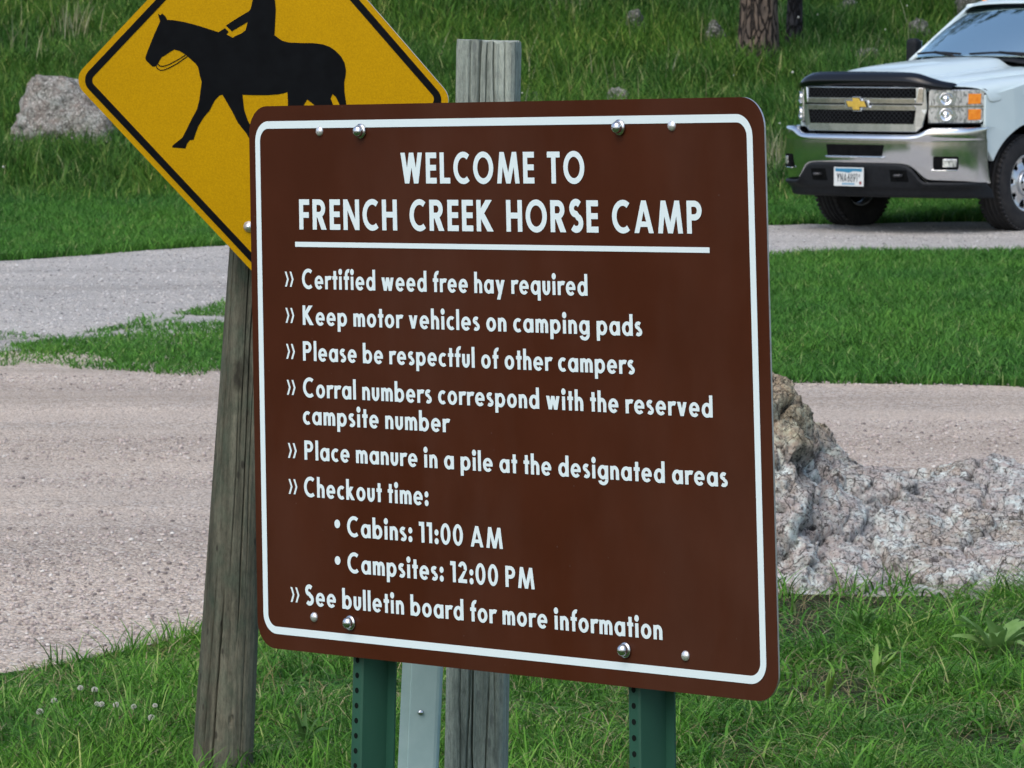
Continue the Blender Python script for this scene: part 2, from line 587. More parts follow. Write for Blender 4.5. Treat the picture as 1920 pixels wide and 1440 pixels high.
# a low matted layer under the longer blades
P, rng = scatter(330000, 9.4, 15.4, 39, test=lambda x, y: (y < on(verge, x) - .03) & ((x < .45) | (y < 14.1 + .25 * vnoise(x * 4, 3, 0, 4))),
                 clump=lambda x, y: np.where(x < .5, .9, np.clip(.45 + 1.7 * fbm(x * 2.6, y * 1.1, 0, 3, 19) + .5 * sstep(13.2, 11.4, y) - .35 * sstep(13.0, 13.9, y), .03, 1) * bare(x, y)))
n = len(P)
grass("matted_grass", P, .018 + .03 * rng.random(n), .0035 + .003 * rng.random(n), 1.0 + 1.6 * rng.random(n), near_green, 3, 50, droop=.45)
# long arching blades
P, rng = scatter(9000, 9.4, 14.2, 40, test=lambda x, y: (x > .3) & (y < 14.1), clump=lambda x, y: np.clip(.5 + .9 * fbm(x * 3, y * 2, 0, 3, 29), 0, 1))
n = len(P)
grass("arching_grass", P, .07 + .08 * rng.random(n), .005 + .004 * rng.random(n), 1.0 + 1.3 * rng.random(n), near_green, 6, 51, droop=.5)
# longer tufts standing up along the road edge and before the rock
tuft_x = [(-1.0, 12.72), (-.93, 12.9), (-.84, 12.95), (-.75, 13.1), (-1.13, 12.45), (1.0, 14.1), (1.12, 14.12), (.76, 14.0), (.74, 13.6), (1.42, 13.6), (.95, 12.6), (1.2, 12.2), (.7, 12.0), (1.34, 11.6), (.92, 11.4), (.6, 11.3), (.45, 12.1), (1.1, 11.3)]
TP = []
for i, (x, y) in enumerate(tuft_x):
    k = 26
    r = .015 + .05 * RNG.random(k)
    a = RNG.random(k) * 6.28
    TP.append(np.stack([x + r * np.cos(a), y + r * np.sin(a)], -1))
TP = np.concatenate(TP)
P = np.stack([TP[:, 0], TP[:, 1], terrain(TP[:, 0], TP[:, 1])], -1)
n = len(P)
grass("tall_grass_tufts", P, (.045 + .085 * RNG.random(n)), .004 + .003 * RNG.random(n), .3 + .8 * RNG.random(n), near_green, 5, 43)
# dry straw lying in the turf
straw = blade_material("dry_straw", [(0, (.16, .13, .07)), (.5, (.26, .22, .13)), (1, (.4, .36, .25))], trans=.1)
P, rng = scatter(11000, 9.6, 14.6, 33, test=lambda x, y: ((x > .3) & (y < 14.2)) | (y < on(verge, x)))
n = len(P)
grass("dry_grass_stems", P, .05 + .1 * rng.random(n), .0016 + .0012 * rng.random(n), .8 + 1.6 * rng.random(n), straw, 3, 44, droop=.5)

# --- mown grass: the island between road and drive, and the strip beyond the drive
mown_green = blade_material("mown_blades", [(0, (.039, .111, .023)), (.4, (.063, .185, .033)), (.75, (.090, .259, .044)), (.93, (.136, .313, .067)), (1, (.302, .369, .166))],
                            patch_scale=.55, patch=((.75, .85, .85), (1.18, 1.12, .85)))
def island(x, y):
    jit = .35 * vnoise(x * 2.2, y * 1.1, 0, 7) + .2 * vnoise(x * 8, y * 4, 0, 17)
    return (y > on(isle_low, x) + jit * .5) & (y < on(isle_up, x) + jit * .8)
def island_cover(x, y):
    # thick turf to the right, broken patches with gravel showing between them towards the left tip
    e = sstep(-2.7, -.75, x)
    return np.clip(sstep(.42 - .72 * e, .56 - .66 * e, .55 * fbm(x * 2.2, y * .9, 0, 4, 23) + .32), 0, 1) * (.8 + .2 * vnoise(x * 4, y * 4, 0, 5))
P, rng = scatter(460000, 22, 38, 34, margin=1.15, test=island, clump=island_cover)
n = len(P)
grass("island_grass", P, (.045 + .065 * rng.random(n)) * (.6 + .4 * sstep(-2, 0, P[:, 0])), .005 + .006 * rng.random(n), .4 + 1.0 * rng.random(n), mown_green, 2, 45)
# grass creeping into the gravel where the island tapers out at its left end
P, rng = scatter(60000, 23.2, 28.5, 35, test=lambda x, y: (x < -1.3) & (fbm(x * 1.9, y * .9, 0, 4, 37) > .12 + .25 * np.abs(y - (24.7 + .35 * np.maximum(-1.9 - x, 0))) / 1.1))
n = len(P)
grass("creeping_grass", P, (.018 + .028 * rng.random(n)), .005 + .005 * rng.random(n), .4 + 1.0 * rng.random(n), mown_green, 2, 46)
P, rng = scatter(330000, 34.5, 46, 36, margin=1.12, test=lambda x, y: y > on(drive_far, x) + .12 * vnoise(x * 3, y * 3, 0, 3))
n = len(P)
grass("mown_grass", P, .06 + .08 * rng.random(n) + .05 * sstep(43, 45.5, P[:, 1]), .007 + .008 * rng.random(n), .4 + .9 * rng.random(n), mown_green, 2, 47)

# --- the meadow on the hillside
meadow_green = blade_material("meadow_blades", [(0, (.027, .078, .017)), (.35, (.046, .131, .024)), (.68, (.074, .196, .033)), (.88, (.124, .245, .053)), (.96, (.216, .297, .092)), (1, (.415, .472, .229))],
                              patch_scale=.5, patch=((.8, .86, .98), (1.38, 1.2, .85)))
P, rng = scatter(430000, 43.8, 72, 37, margin=1.12, clump=lambda x, y: sstep(43.5, 45.2, y) * (.78 + .22 * vnoise(x * 2, y * 2, 0, 5)))
n = len(P)
hh = (.14 + .26 * rng.random(n)) * (.55 + .45 * sstep(44, 47.5, P[:, 1])) * (1 + .35 * fbm(P[:, 0] * .8, P[:, 1] * .8, 0, 3, 9))
grass("meadow_grass", P, hh, .010 + .012 * rng.random(n), .25 + .8 * rng.random(n), meadow_green, 2, 48)
# pale seed heads and stalks rising above the meadow
seed_mat = blade_material("seed_stalks", [(0, (.2, .2, .11)), (.6, (.34, .33, .22)), (1, (.5, .5, .4))], trans=.15)
def stalk_patch(px, py, n, sx, sy, seed):
    c = at(px, py)
    rng = np.random.default_rng(seed)
    x = c.x + sx * rng.standard_normal(n)
    y = c.y + sy * rng.standard_normal(n)
    return np.stack([x, y, terrain(x, y)], -1)
P = np.concatenate([stalk_patch(135, 75, 60, .16, .3, 1), stalk_patch(30, 120, 14, .3, .8, 2), stalk_patch(1452, 330, 55, .07, .3, 3), stalk_patch(1075, 30, 40, .12, .3, 4),
                    stalk_patch(1200, 130, 60, 1.1, 2.6, 5), stalk_patch(1600, 130, 30, .6, 1.2, 6)])
n = len(P)
grass("pale_seed_stalks", P, .25 + .4 * RNG.random(n), .006 + .005 * RNG.random(n), .1 + .3 * RNG.random(n), seed_mat, 3, 49)
P, rng = scatter(90, 45, 64, 38)
n = len(P)
fl = [(0, (.5, .52, .42)), (1, (.75, .76, .7))]
def flower_heads(name, P, z, r, mat):
    n = len(P)
    oc = np.array([(1, 0, 0), (-1, 0, 0), (0, 1, 0), (0, -1, 0), (0, 0, 1), (0, 0, -1)], float)
    fc = np.array([(0, 2, 4), (2, 1, 4), (1, 3, 4), (3, 0, 4), (2, 0, 5), (1, 2, 5), (3, 1, 5), (0, 3, 5)])
    V = (oc[None] * r[:, None, None] + (P + np.stack([0 * z, 0 * z, z], -1))[:, None, :]).reshape(-1, 3)
    o = raw_mesh(name, V, (fc[None] + 6 * np.arange(n)[:, None, None]).reshape(-1, 3), None, mat)
    o["kind"] = "stuff"
flower_heads("meadow_flowers", P, .2 + .22 * rng.random(n), (.006 + .010 * rng.random(n)), pebble_material("pale_petals", fl))

# --- the same cover carried on well past the edges of the picture
def scatter_wide(n, x0, x1, y0, y1, seed, skip, test):
    rng = np.random.default_rng(seed)
    x = x0 + (x1 - x0) * rng.random(n)
    y = y0 + (y1 - y0) * rng.random(n)
    k = test(x, y) & ~skip(x, y)
    x, y = x[k], y[k]
    return np.stack([x, y, terrain(x, y)], -1), rng
P, rng = scatter_wide(330000, -4.5, 5, 4.5, 17.5, 61, lambda x, y: (y > 9.4) & (np.abs(x) < .1037 * np.minimum(y, 15) * 1.22 + .4) & ((y < 14.2) | (x < .45)),
                      lambda x, y: (y < on(verge, x) + .05 * vnoise(x * 9, y * 9, 0, 4)) & (np.hypot(x - 1.2, (y - 15.2) * 1.2) > 1.25))
n = len(P)
grass("verge_grass", P, (.035 + .06 * rng.random(n)) * (1 + .5 * fbm(P[:, 0] * 3, P[:, 1] * 2, 0, 3, 2)), .005 + .004 * rng.random(n), .4 + 1.1 * rng.random(n), near_green, 3, 62)
P, rng = scatter_wide(150000, -1, 14, 21, 39, 63, lambda x, y: np.abs(x) < .1037 * y * 1.15 + .4, lambda x, y: (x > 0) & island(x, y))
n = len(P)
grass("side_lawn_grass", P, .05 + .07 * rng.random(n), .010 + .008 * rng.random(n), .4 + 1.0 * rng.random(n), mown_green, 2, 64)
P, rng = scatter_wide(420000, -17, 17, 28, 80, 65, lambda x, y: (np.abs(x) < .1037 * np.clip(y, 0, 72) * 1.12 + .4) & (y < 72), lambda x, y: y > on(drive_far, x) + .1)
n = len(P)
tall_ = sstep(43, 47, P[:, 1])
grass("hill_grass", P, .07 + .08 * rng.random(n) + tall_ * (.1 + .2 * rng.random(n)), .018 + .014 * rng.random(n), .3 + .8 * rng.random(n), meadow_green, 2, 66)

# ================================================================== the brown information sign
SW, SH = 1.2192, 0.9144
SIGN_Q = [cam2world(p) for p in ((-0.44282, -0.46656, 8.30421), (0.37688, -0.43063, 7.40239), (0.40413, 0.48286, 7.46526), (-0.42969, 0.44434, 8.35438))]
def patch_fn(q, w, h):
    """a slightly twisted sheet-metal panel through four corners: (x right, y down, n towards the reader) in metres"""
    a, b, c, d = [Vector(p) for p in q]
    nrm = (d - a).cross(b - a).normalized()
    if nrm.y > 0:
        nrm = -nrm
    def fn(x, y, n=0.0):
        u, v = x / w, y / h
        return a * ((1 - u) * (1 - v)) + b * (u * (1 - v)) + c * (u * v) + d * ((1 - u) * v) + nrm * n
    fn.normal = nrm
    return fn
SIGN = patch_fn(SIGN_Q, SW, SH)

def rounded(x0, y0, x1, y1, r, n=10):
    out = []
    for cx, cy, a0 in ((x1 - r, y0 + r, -90), (x1 - r, y1 - r, 0), (x0 + r, y1 - r, 90), (x0 + r, y0 + r, 180)):
        out += [(cx + r * math.cos(R(a0 + 90 * k / n)), cy + r * math.sin(R(a0 + 90 * k / n))) for k in range(n + 1)]
    return out
def densify(loop, step):
    out = []
    for i, p in enumerate(loop):
        q = loop[(i + 1) % len(loop)]
        k = max(1, int(math.hypot(q[0] - p[0], q[1] - p[1]) / step))
        out += [(p[0] + (q[0] - p[0]) * j / k, p[1] + (q[1] - p[1]) * j / k) for j in range(k)]
    return out
def panel(name, fn, outline, thick, mat_face, mat_edge, parent, step=.06):
    """sheet metal panel: front face at n=0, back at -thick"""
    out = densify(outline, step)
    xs, ys = [p[0] for p in out], [p[1] for p in out]
    m = len(out)
    pts = [Vector(p) for p in out]
    x = min(xs) + step
    inner = []
    while x < max(xs) - step * .4:
        y = min(ys) + step
        while y < max(ys) - step * .4:
            # keep interior points well inside the outline
            inside, near = False, False
            for i in range(m):
                (ax, ay), (bx, by) = out[i], out[(i + 1) % m]
                if (ay > y) != (by > y) and x < (bx - ax) * (y - ay) / (by - ay) + ax:
                    inside = not inside
                if math.hypot(ax - x, ay - y) < step * .45:
                    near = True
            if inside and not near:
                inner.append(Vector((x, y)))
            y += step
        x += step
    r = delaunay_2d_cdt(pts + inner, [], [list(range(m))], 1, 1e-6)
    V2, F2 = r[0], r[2]
    nf = len(V2)
    verts = [fn(p.x, p.y, 0) for p in V2] + [fn(p.x, p.y, -thick) for p in V2]
    faces = []
    for t in F2:
        t = list(t)
        nn = (verts[t[1]] - verts[t[0]]).cross(verts[t[2]] - verts[t[0]])
        if nn.dot(fn.normal) < 0:
            t = t[::-1]
        faces.append(tuple(t))
    nface = len(faces)
    faces += [tuple(i + nf for i in t[::-1]) for t in faces[:nface]]
    # rim
    e0 = len(verts)
    verts += [fn(*p, 0) for p in out] + [fn(*p, -thick) for p in out]
    for i in range(m):
        j = (i + 1) % m
        faces.append((e0 + i, e0 + j, e0 + m + j, e0 + m + i))
    o = mesh_obj(name, verts, faces, [mat_face, mat_edge], parent)
    for i, p in enumerate(o.data.polygons):
        p.material_index = 0 if i < nface else 1
    return o
def decal(name, fn, polys, mat, parent, lift=.0008, tris=None):
    """painted or applied film: flat shapes just proud of the panel"""
    V, F = tri2d(polys) if tris is None else tris
    verts = [fn(p[0], p[1], lift) for p in V]
    faces = []
    for t in F:
        t = list(t)
        nn = (verts[t[1]] - verts[t[0]]).cross(verts[t[2]] - verts[t[0]])
        faces.append(tuple(t if nn.dot(fn.normal) > 0 else t[::-1]))
    return mesh_obj(name, verts, faces, mat, parent)
def ring(outer, inner, step=.05):
    """quads between two loops of equal point count"""
    vs = list(outer) + list(inner)
    n = len(outer)
    fs = []
    for i in range(n):
        j = (i + 1) % n
        fs += [(i, j, n + j), (i, n + j, n + i)]
    return vs, fs

# ---- lettering: a bold geometric alphabet drawn as strokes, cap height 1
S_, T_ = .235, .205           # stem and bar widths
def rect(x0, y0, x1, y1):
    return [(x0, y0), (x1, y0), (x1, y1), (x0, y1)]
def dg(x0, y0, x1, y1, w=None):
    w = (w or S_ * 1.05) / 2
    return [(x0 - w, y0), (x0 + w, y0), (x1 + w, y1), (x1 - w, y1)]
def arc(cx, cy, rx, ry, a0, a1, wx=None, wy=None, n=28):
    wx, wy = wx or S_, wy or T_
    n = max(4, int(n * abs(a1 - a0) / 360) + 1)
    o, i = [], []
    for k in range(n + 1):
        a = R(a0 + (a1 - a0) * k / n)
        o.append((cx + rx * math.cos(a), cy + ry * math.sin(a)))
        i.append((cx + (rx - wx) * math.cos(a), cy + (ry - wy) * math.sin(a)))
    return [[o[k], o[k + 1], i[k + 1], i[k]] for k in range(n)]
def dot(cx, cy, r, n=20):
    return [(cx + r * math.cos(2 * math.pi * k / n), cy + r * 1.08 * math.sin(2 * math.pi * k / n)) for k in range(n)]
XH, RX, DESC, ASC = .66, .335, -.29, 1.03
YC = XH / 2
def bowl(cx):
    return arc(cx, YC, RX, YC + .02, 0, 360, S_, T_ * .92)
def spine(pts, w):
    """stroke of width w along a polyline with mitred joints"""
    n = len(pts)
    L, Rr = [], []
    for i in range(n):
        p = Vector(pts[i])
        a = (p - Vector(pts[i - 1])).normalized() if i else None
        b = (Vector(pts[i + 1]) - p).normalized() if i < n - 1 else None
        t = (a + b).normalized() if (a and b) else (a or b)
        nn = Vector((-t.y, t.x))
        L.append(tuple(p + nn * w / 2))
        Rr.append(tuple(p - nn * w / 2))
    return [[L[i], L[i + 1], Rr[i + 1], Rr[i]] for i in range(n - 1)]
def s_curve(w, h, t):
    """the S as a smooth stroke"""
    r = h / 4
    pts = []
    for k in range(0, 13):
        a = R(38 + (270 - 38) * k / 12)
        pts.append((w / 2 + (w / 2 - t * .5) * math.cos(a), h - h / 3.7 + (h / 3.7 - t * .42) * math.sin(a)))
    for k in range(1, 13):
        a = R(90 - (90 + 142) * k / 12)
        pts.append((w / 2 + (w / 2 - t * .42) * math.cos(a), h / 3.55 + (h / 3.55 - t * .42) * math.sin(a)))
    return spine(pts, t)
def glyph(ch):
    """(polygons, width)"""
    s, t = S_, T_
    H = lambda y, x0, x1: rect(x0, y - t / 2, x1, y + t / 2)
    if ch == 'W': return [dg(.13, 1, .34, 0), dg(.34, 0, .57, 1), dg(.57, 1, .80, 0), dg(.80, 0, 1.01, 1)], 1.14
    if ch == 'E': return [rect(0, 0, s, 1), rect(0, 0, .54, t), rect(0, 1 - t, .54, 1), H(.51, 0, .52)], .54
    if ch == 'F': return [rect(0, 0, s, 1), rect(0, 1 - t, .53, 1), H(.48, 0, .5)], .53
    if ch == 'L': return [rect(0, 0, s, 1), rect(0, 0, .52, t)], .52
    if ch == 'T': return [rect(.2, 0, .2 + s, 1), rect(0, 1 - t, .4 + s, 1)], .4 + s
    if ch == 'H': return [rect(0, 0, s, 1), rect(.54, 0, .54 + s, 1), H(.51, 0, .6)], .54 + s
    if ch == 'N': return [rect(0, 0, s, 1), rect(.6, 0, .6 + s, 1), [(0, 1), (s * 1.05, 1), (.6 + s, 0), (.6 + s - s * 1.05, 0)]], .6 + s
    if ch == 'M': return [dg(.12, 0, .26, 1, s), dg(.26, 1, .565, .0, s), dg(.565, 0, .87, 1, s), dg(.87, 1, 1.01, 0, s)], 1.13
    if ch == 'A': return [dg(.125, 0, .45, 1, s), dg(.45, 1, .775, 0, s), rect(.22, .19, .68, .19 + t * .9)], .9
    if ch == 'K': return [rect(0, 0, s, 1), dg(.16, .5, .60, 1, .3), dg(.24, .56, .66, 0, .3)], .8
    if ch == 'C': return arc(.5, .5, .5, .52, 53, 307), .82
    if ch == 'O': return arc(.5, .5, .5, .52, 0, 360), 1.0
    if ch == '0': return arc(.34, .5, .34, .52, 0, 360, s * .98), .68
    if ch == '1': return [rect(.16, 0, .16 + s, 1), [(.0, 1), (.2, 1), (.2, .8), (.0, .8)]], .16 + s
    if ch == '2':
        return arc(.3, .7, .3, .32, -18, 165, s, t) + [rect(0, 0, .6, t), [(0.0, t * .7), (.28, t * .7), (.6, .66), (.35, .56)]], .6
    if ch == '6': return arc(.32, .33, .32, .35, 0, 360, s * .9, t * .9) + [dg(.16, .38, .45, 1, .24)], .64
    if ch == '9': return [[(.64 - x, 1 - y) for x, y in p] for p in glyph('6')[0]], .64
    if ch == '8': return arc(.31, .74, .27, .28, 0, 360, s * .85, t * .85) + arc(.31, .28, .31, .3, 0, 360, s * .85, t * .85), .62
    if ch in 'PR':
        r = (1 - .40) / 2
        p = [rect(0, 0, s, 1), rect(s * .8, 1 - t, .34, 1), rect(s * .8, .40, .34, .40 + t)] + arc(.34, .70, .32, r, -90, 90, s)
        if ch == 'R':
            p = p + [dg(.33, .5, .585, 0, .27)]
            return p, .72
        return p, .66
    if ch == 'S': return s_curve(.62, 1.03, .215), .62
    if ch == 'Y': return [rect(.28, 0, .28 + s, .5), dg(.12, 1, .4, .42, .25), dg(.68, 1, .4, .42, .25)], .8
    if ch == 'o': return bowl(RX), 2 * RX
    if ch == 'a': return bowl(RX) + [rect(2 * RX - s * .9, 0, 2 * RX + s * .1, XH)], 2 * RX + s * .1
    if ch == 'd': return bowl(RX) + [rect(2 * RX - s * .9, 0, 2 * RX + s * .1, ASC)], 2 * RX + s * .1
    if ch == 'q': return bowl(RX) + [rect(2 * RX - s * .9, DESC, 2 * RX + s * .1, XH)], 2 * RX + s * .1
    if ch == 'b': return bowl(RX + s * .1) + [rect(0, 0, s, ASC)], 2 * RX + s * .1
    if ch == 'p': return bowl(RX + s * .1) + [rect(0, DESC, s, XH)], 2 * RX + s * .1
    if ch == 'g':
        x1 = 2 * RX + s * .1
        return bowl(RX) + [rect(2 * RX - s * .9, -.02, x1, XH)] + arc(RX + .02, -.03, x1 - RX - .02, .27, 195, 360, s, t * .9), x1
    if ch == 'c': return arc(RX, YC, RX, YC + .02, 52, 308, S_, T_ * .92), RX * 1.62
    if ch == 'e': return arc(RX, YC, RX, YC + .02, 0, 318, S_ * .98, T_ * .88) + [rect(.08, YC - .075, 2 * RX - .01, YC + .065)], 2 * RX
    if ch == 'r': return [rect(0, 0, s, XH)] + arc(.36, .38, .36, .30, 62, 165, s, t * 1.1), .46
    if ch in 'nh': return [rect(0, 0, s, XH if ch == 'n' else ASC), rect(.36, 0, .36 + s, .40)] + arc((.36 + s) / 2, .37, (.36 + s) / 2, .31, 0, 180, s, t), .36 + s
    if ch == 'm':
        q = (.32 + s) / 2
        return [rect(0, 0, s, XH), rect(.32, 0, .32 + s, .4), rect(.64, 0, .64 + s, .4)] + arc(q, .37, q, .31, 0, 180, s, t) + arc(.32 + q, .37, q, .31, 0, 180, s, t), .64 + s
    if ch == 'u': return [rect(0, .26, s, XH), rect(.34, .26, .34 + s, XH)] + arc((.34 + s) / 2, .29, (.34 + s) / 2, .31, 180, 360, s, t), .34 + s
    if ch == 'i': return [rect(.02, 0, .02 + s, XH), dot(.02 + s / 2, .89, .145)], s + .04
    if ch == 'l': return [rect(0, 0, s, ASC)], s
    if ch == 't': return [rect(.09, 0, .09 + s, .93), rect(0, XH - .165, .18 + s, XH + .01)], .18 + s
    if ch == 'f': return [rect(.09, 0, .09 + s, .78), rect(0, XH - .165, .2 + s, XH + .01)] + arc(.09 + .29, .76, .29, .28, 75, 180, s, t), .2 + s
    if ch == 'k': return [rect(0, 0, s, ASC), dg(.15, .32, .42, XH, .26), dg(.2, .4, .5, 0, .27)], .62
    if ch == 's': return s_curve(.46, XH + .02, .175), .46
    if ch == 'v': return [dg(.12, XH, .32, 0), dg(.32, 0, .52, XH)], .64
    if ch == 'y': return [dg(.12, XH, .335, .0, .24), dg(.205, DESC, .54, XH, .235)], .66
    if ch == 'w': return [dg(.12, XH, .28, 0), dg(.28, 0, .465, XH), dg(.465, XH, .65, 0), dg(.65, 0, .81, XH)], .93
    if ch == ':': return [dot(.14, .12, .14), dot(.14, .54, .14)], .28
    return [], .3
GAPS = {'round': 'ceoCO0db'}
def text_tris(txt, x0, x1, base, cap, words=None):
    """triangles of a line of lettering from x0 to x1 (metres), baseline at base"""
    adv, pos = 0.0, []
    for i, ch in enumerate(txt):
        if ch == ' ':
            adv += .46 if txt.isupper() else .33
            continue
        polys, w = glyph(ch)
        pos.append((adv, polys))
        adv += w + (.165 if ch.isupper() or ch.isdigit() else .135)
        if ch in 'rtf':
            adv -= .03
    last = txt[-1]
    total = adv - (.165 if last.isupper() or last.isdigit() else .135)
    k = (x1 - x0) / total
    V, F = [], []
    for a, polys in pos:
        v, f = tri2d(polys)
        if words is not None and words and a - words[-1][2] > .3 or (words is not None and not words):
            V, F = [], []
            words.append([V, F, a])
        if words:
            words[-1][2] = a + max(p.x for p in v)
        o = len(V)
        V += [(x0 + (a + p.x) * k, base - p.y * cap) for p in v]
        F += [tuple(i + o for i in t) for t in f]
    return V, F

brown = material("brown_sheeting", (.042, .0105, .003), .36, spec=.09)
_g = G(brown)
_n = _g.noise(900, 2, .5, _g.coord())
_n2 = _g.noise(5, 5, .6, _g.coord())
_g.color(_g.mix(_g.ramp(_n2, [(.35, (0, 0, 0)), (.7, (1, 1, 1))]), (.0500, .0128, .0046), (.061, .0165, .0068)))
_sp = _g.n("ShaderNodeTexVoronoi", i_Scale=22.0)
_g.l(_g.coord(), _sp.inputs["Vector"])
_ch = _g.ramp(_sp.outputs["Distance"], [(.022, (1, 1, 1)), (.034, (0, 0, 0))])
_du = _g.ramp(_g.noise(1.7, 6, .65, _g.coord((1, 1, .4))), [(.42, (0, 0, 0)), (.75, (.17, .17, .17))])
_old = _g.b.inputs["Base Color"].links[0].from_socket
_g.color(_g.mix(_ch, _g.mix(_du, _old, (.16, .105, .085)), (.085, .05, .04)))
_g.roughness(_n, .28, .44)
white_film = mottled("white_reflective_film", (.66, .77, .79), (.70, .81, .83), 500, .6, spec=.15)
aluminium = mottled("raw_aluminium", (.5, .5, .5), (.68, .68, .68), 60, .42, metal=.85)
zinc = mottled("zinc_plated_steel", (.55, .56, .58), (.74, .75, .77), 90, .27, metal=1.0)
rivet_mat = mottled("aluminium_rivet", (.74, .74, .74), (.84, .84, .84), 90, .32, metal=.75)
green_paint = material("dark_green_enamel", (.014, .06, .045), .42, spec=.5)
_g = G(green_paint)
_v = _g.coord((1, 1, .35))
_c = _g.noise(34, 8, .72, _v)
_f = _g.noise(7, 4, .6, _v)
_g.color(_g.mix(_g.ramp(_c, [(.63, (0, 0, 0)), (.68, (1, 1, 1))]), _g.ramp(_f, [(.35, (.013, .066, .044)), (.65, (.022, .088, .055))]), (.012, .02, .016)))
_g.roughness(_c, .3, .6)

sign = empty("information_sign", tuple(SIGN(SW / 2, SH + .62, -.05)))
tag(sign, "large brown campground rules sign with white lettering, bolted to two green perforated steel posts", "sign")
INV = Matrix.Translation(-sign.location)
def local(o):
    o.data.transform(INV @ Matrix.Identity(4))
    return o
SP_ = local(panel("sign_panel", SIGN, rounded(0, 0, SW, SH, .046), .0032, brown, aluminium, sign))
N_ = 40
bo = densify(rounded(.0165, .0253, SW - .0245, SH - .0253, .034), .04)
cxm, cym = SW / 2, SH / 2
def inset_loop(x0, y0, x1, y1, r, t):
    return densify_pair(rounded(x0, y0, x1, y1, r), rounded(x0 + t, y0 + t, x1 - t, y1 - t, max(.004, r - t)), .04)
def densify_pair(a, b, step):
    A, B = [], []
    for i in range(len(a)):
        p, q = a[i], a[(i + 1) % len(a)]
        p2, q2 = b[i], b[(i + 1) % len(b)]
        k = max(1, int(math.hypot(q[0] - p[0], q[1] - p[1]) / step))
        for j in range(k):
            A.append((p[0] + (q[0] - p[0]) * j / k, p[1] + (q[1] - p[1]) * j / k))
            B.append((p2[0] + (q2[0] - p2[0]) * j / k, p2[1] + (q2[1] - p2[1]) * j / k))
    return A, B
A_, B_ = inset_loop(.0168, .0253, SW - .0245, SH - .0253, .034, .0125)
bd = local(decal("border_line", SIGN, None, white_film, sign, tris=ring(A_, B_)))
ru = [(.1165 + .98 * i / 40, y) for i in range(41) for y in (.2268, .2352)]
rl = local(decal("heading_rule", SIGN, None, white_film, sign, tris=(ru, [t for i in range(40) for t in ((2 * i, 2 * i + 1, 2 * i + 3), (2 * i, 2 * i + 3, 2 * i + 2))])))
LINES = [("WELCOME TO", .3865, .8234, .1297, .0500), ("FRENCH CREEK HORSE CAMP", .1285, 1.0815, .2062, .0503),
         ("Certified weed free hay required", .1326, .8240, .3050, .0330), ("Keep motor vehicles on camping pads", .1326, .9443, .3654, .0326),
         ("Please be respectful of other campers", .1316, .9256, .4251, .0325), ("Corral numbers correspond with the reserved", .1300, 1.0943, .4861, .0327),
         ("campsite number", .1283, .4922, .5316, .0327), ("Place manure in a pile at the designated areas", .1306, 1.1223, .5910, .0324),
         ("Checkout time:", .1278, .4389, .6530, .0335), ("Cabins: 11:00 AM", .2356, .6149, .7140, .0338),
         ("Campsites: 12:00 PM", .2349, .6872, .7743, .0340), ("See bulletin board for more information", .1259, .9728, .8352, .0337)]
for txt, x0, x1, base, cap in LINES:
    S_, T_ = (.212, .185) if txt.isupper() else (.208, .182)
    if txt.isupper():           # the two heading lines stand in widely spaced words: a part each
        ws = []
        text_tris(txt, x0, x1, base, cap, ws)
        for w_, (V_, F_, _) in zip(txt.split(), ws):
            o = local(decal("heading_word", SIGN, None, white_film, sign, tris=(V_, F_)))
            o["label"] = 'white heading word "%s"' % w_
    else:
        o = local(decal("lettering", SIGN, None, white_film, sign, tris=text_tris(txt, x0, x1, base, cap)))
        o["label"] = 'white words reading "%s"' % txt
for y in (.2896, .3503, .4107, .4710, .5771, .6377, .8198):
    polys = []
    for dx in (0, .0125):
        x, h, w = .0882 + dx, .0126, .0046
        polys += [[(x, y - h), (x + w, y - h), (x + w + .0055, y), (x + .0055, y)], [(x + .0055, y), (x + w + .0055, y), (x + w, y + h), (x, y + h)]]
    local(decal("chevron_mark", SIGN, polys, white_film, sign))
for x, y in ((.2110, .6945), (.2102, .7555)):
    local(decal("bullet_mark", SIGN, [[(x + .0072 * math.cos(k * .2618), y + .0072 * math.sin(k * .2618)) for k in range(24)]], white_film, sign))
# bolts with washers, and rivets
NV = SIGN.normal
for x, y in ((.2849, .0439), (.9000, .0432), (.2345, .8573), (.8847, .8564)):
    c = SIGN(x + .006, y, 0)
    w = MB().lathe([(0, .0), (.0122, .0), (.0122, .004), (.008, .0055), (0, .0055)], c, NV, 28).build("washer", zinc, None, smooth=True)
    b = MB().lathe([(.0094, .0055), (.0094, .008), (.0089, .0105), (.0072, .013), (.0045, .0148), (0, .0155)], c, NV, 28).build("bolt", zinc, sign, smooth=True)
    local(b); local(w); w.parent = b
for x, y in ((.1852, .0431), (1.0213, .0418), (.1477, .8542), (1.0221, .8562)):
    c = SIGN(x, y, 0)
    local(MB().lathe([(.0082, 0), (.0082, .0012), (.0068, .0036), (.004, .005), (0, .0056)], c, NV, 24).build("rivet", rivet_mat, sign, smooth=True))
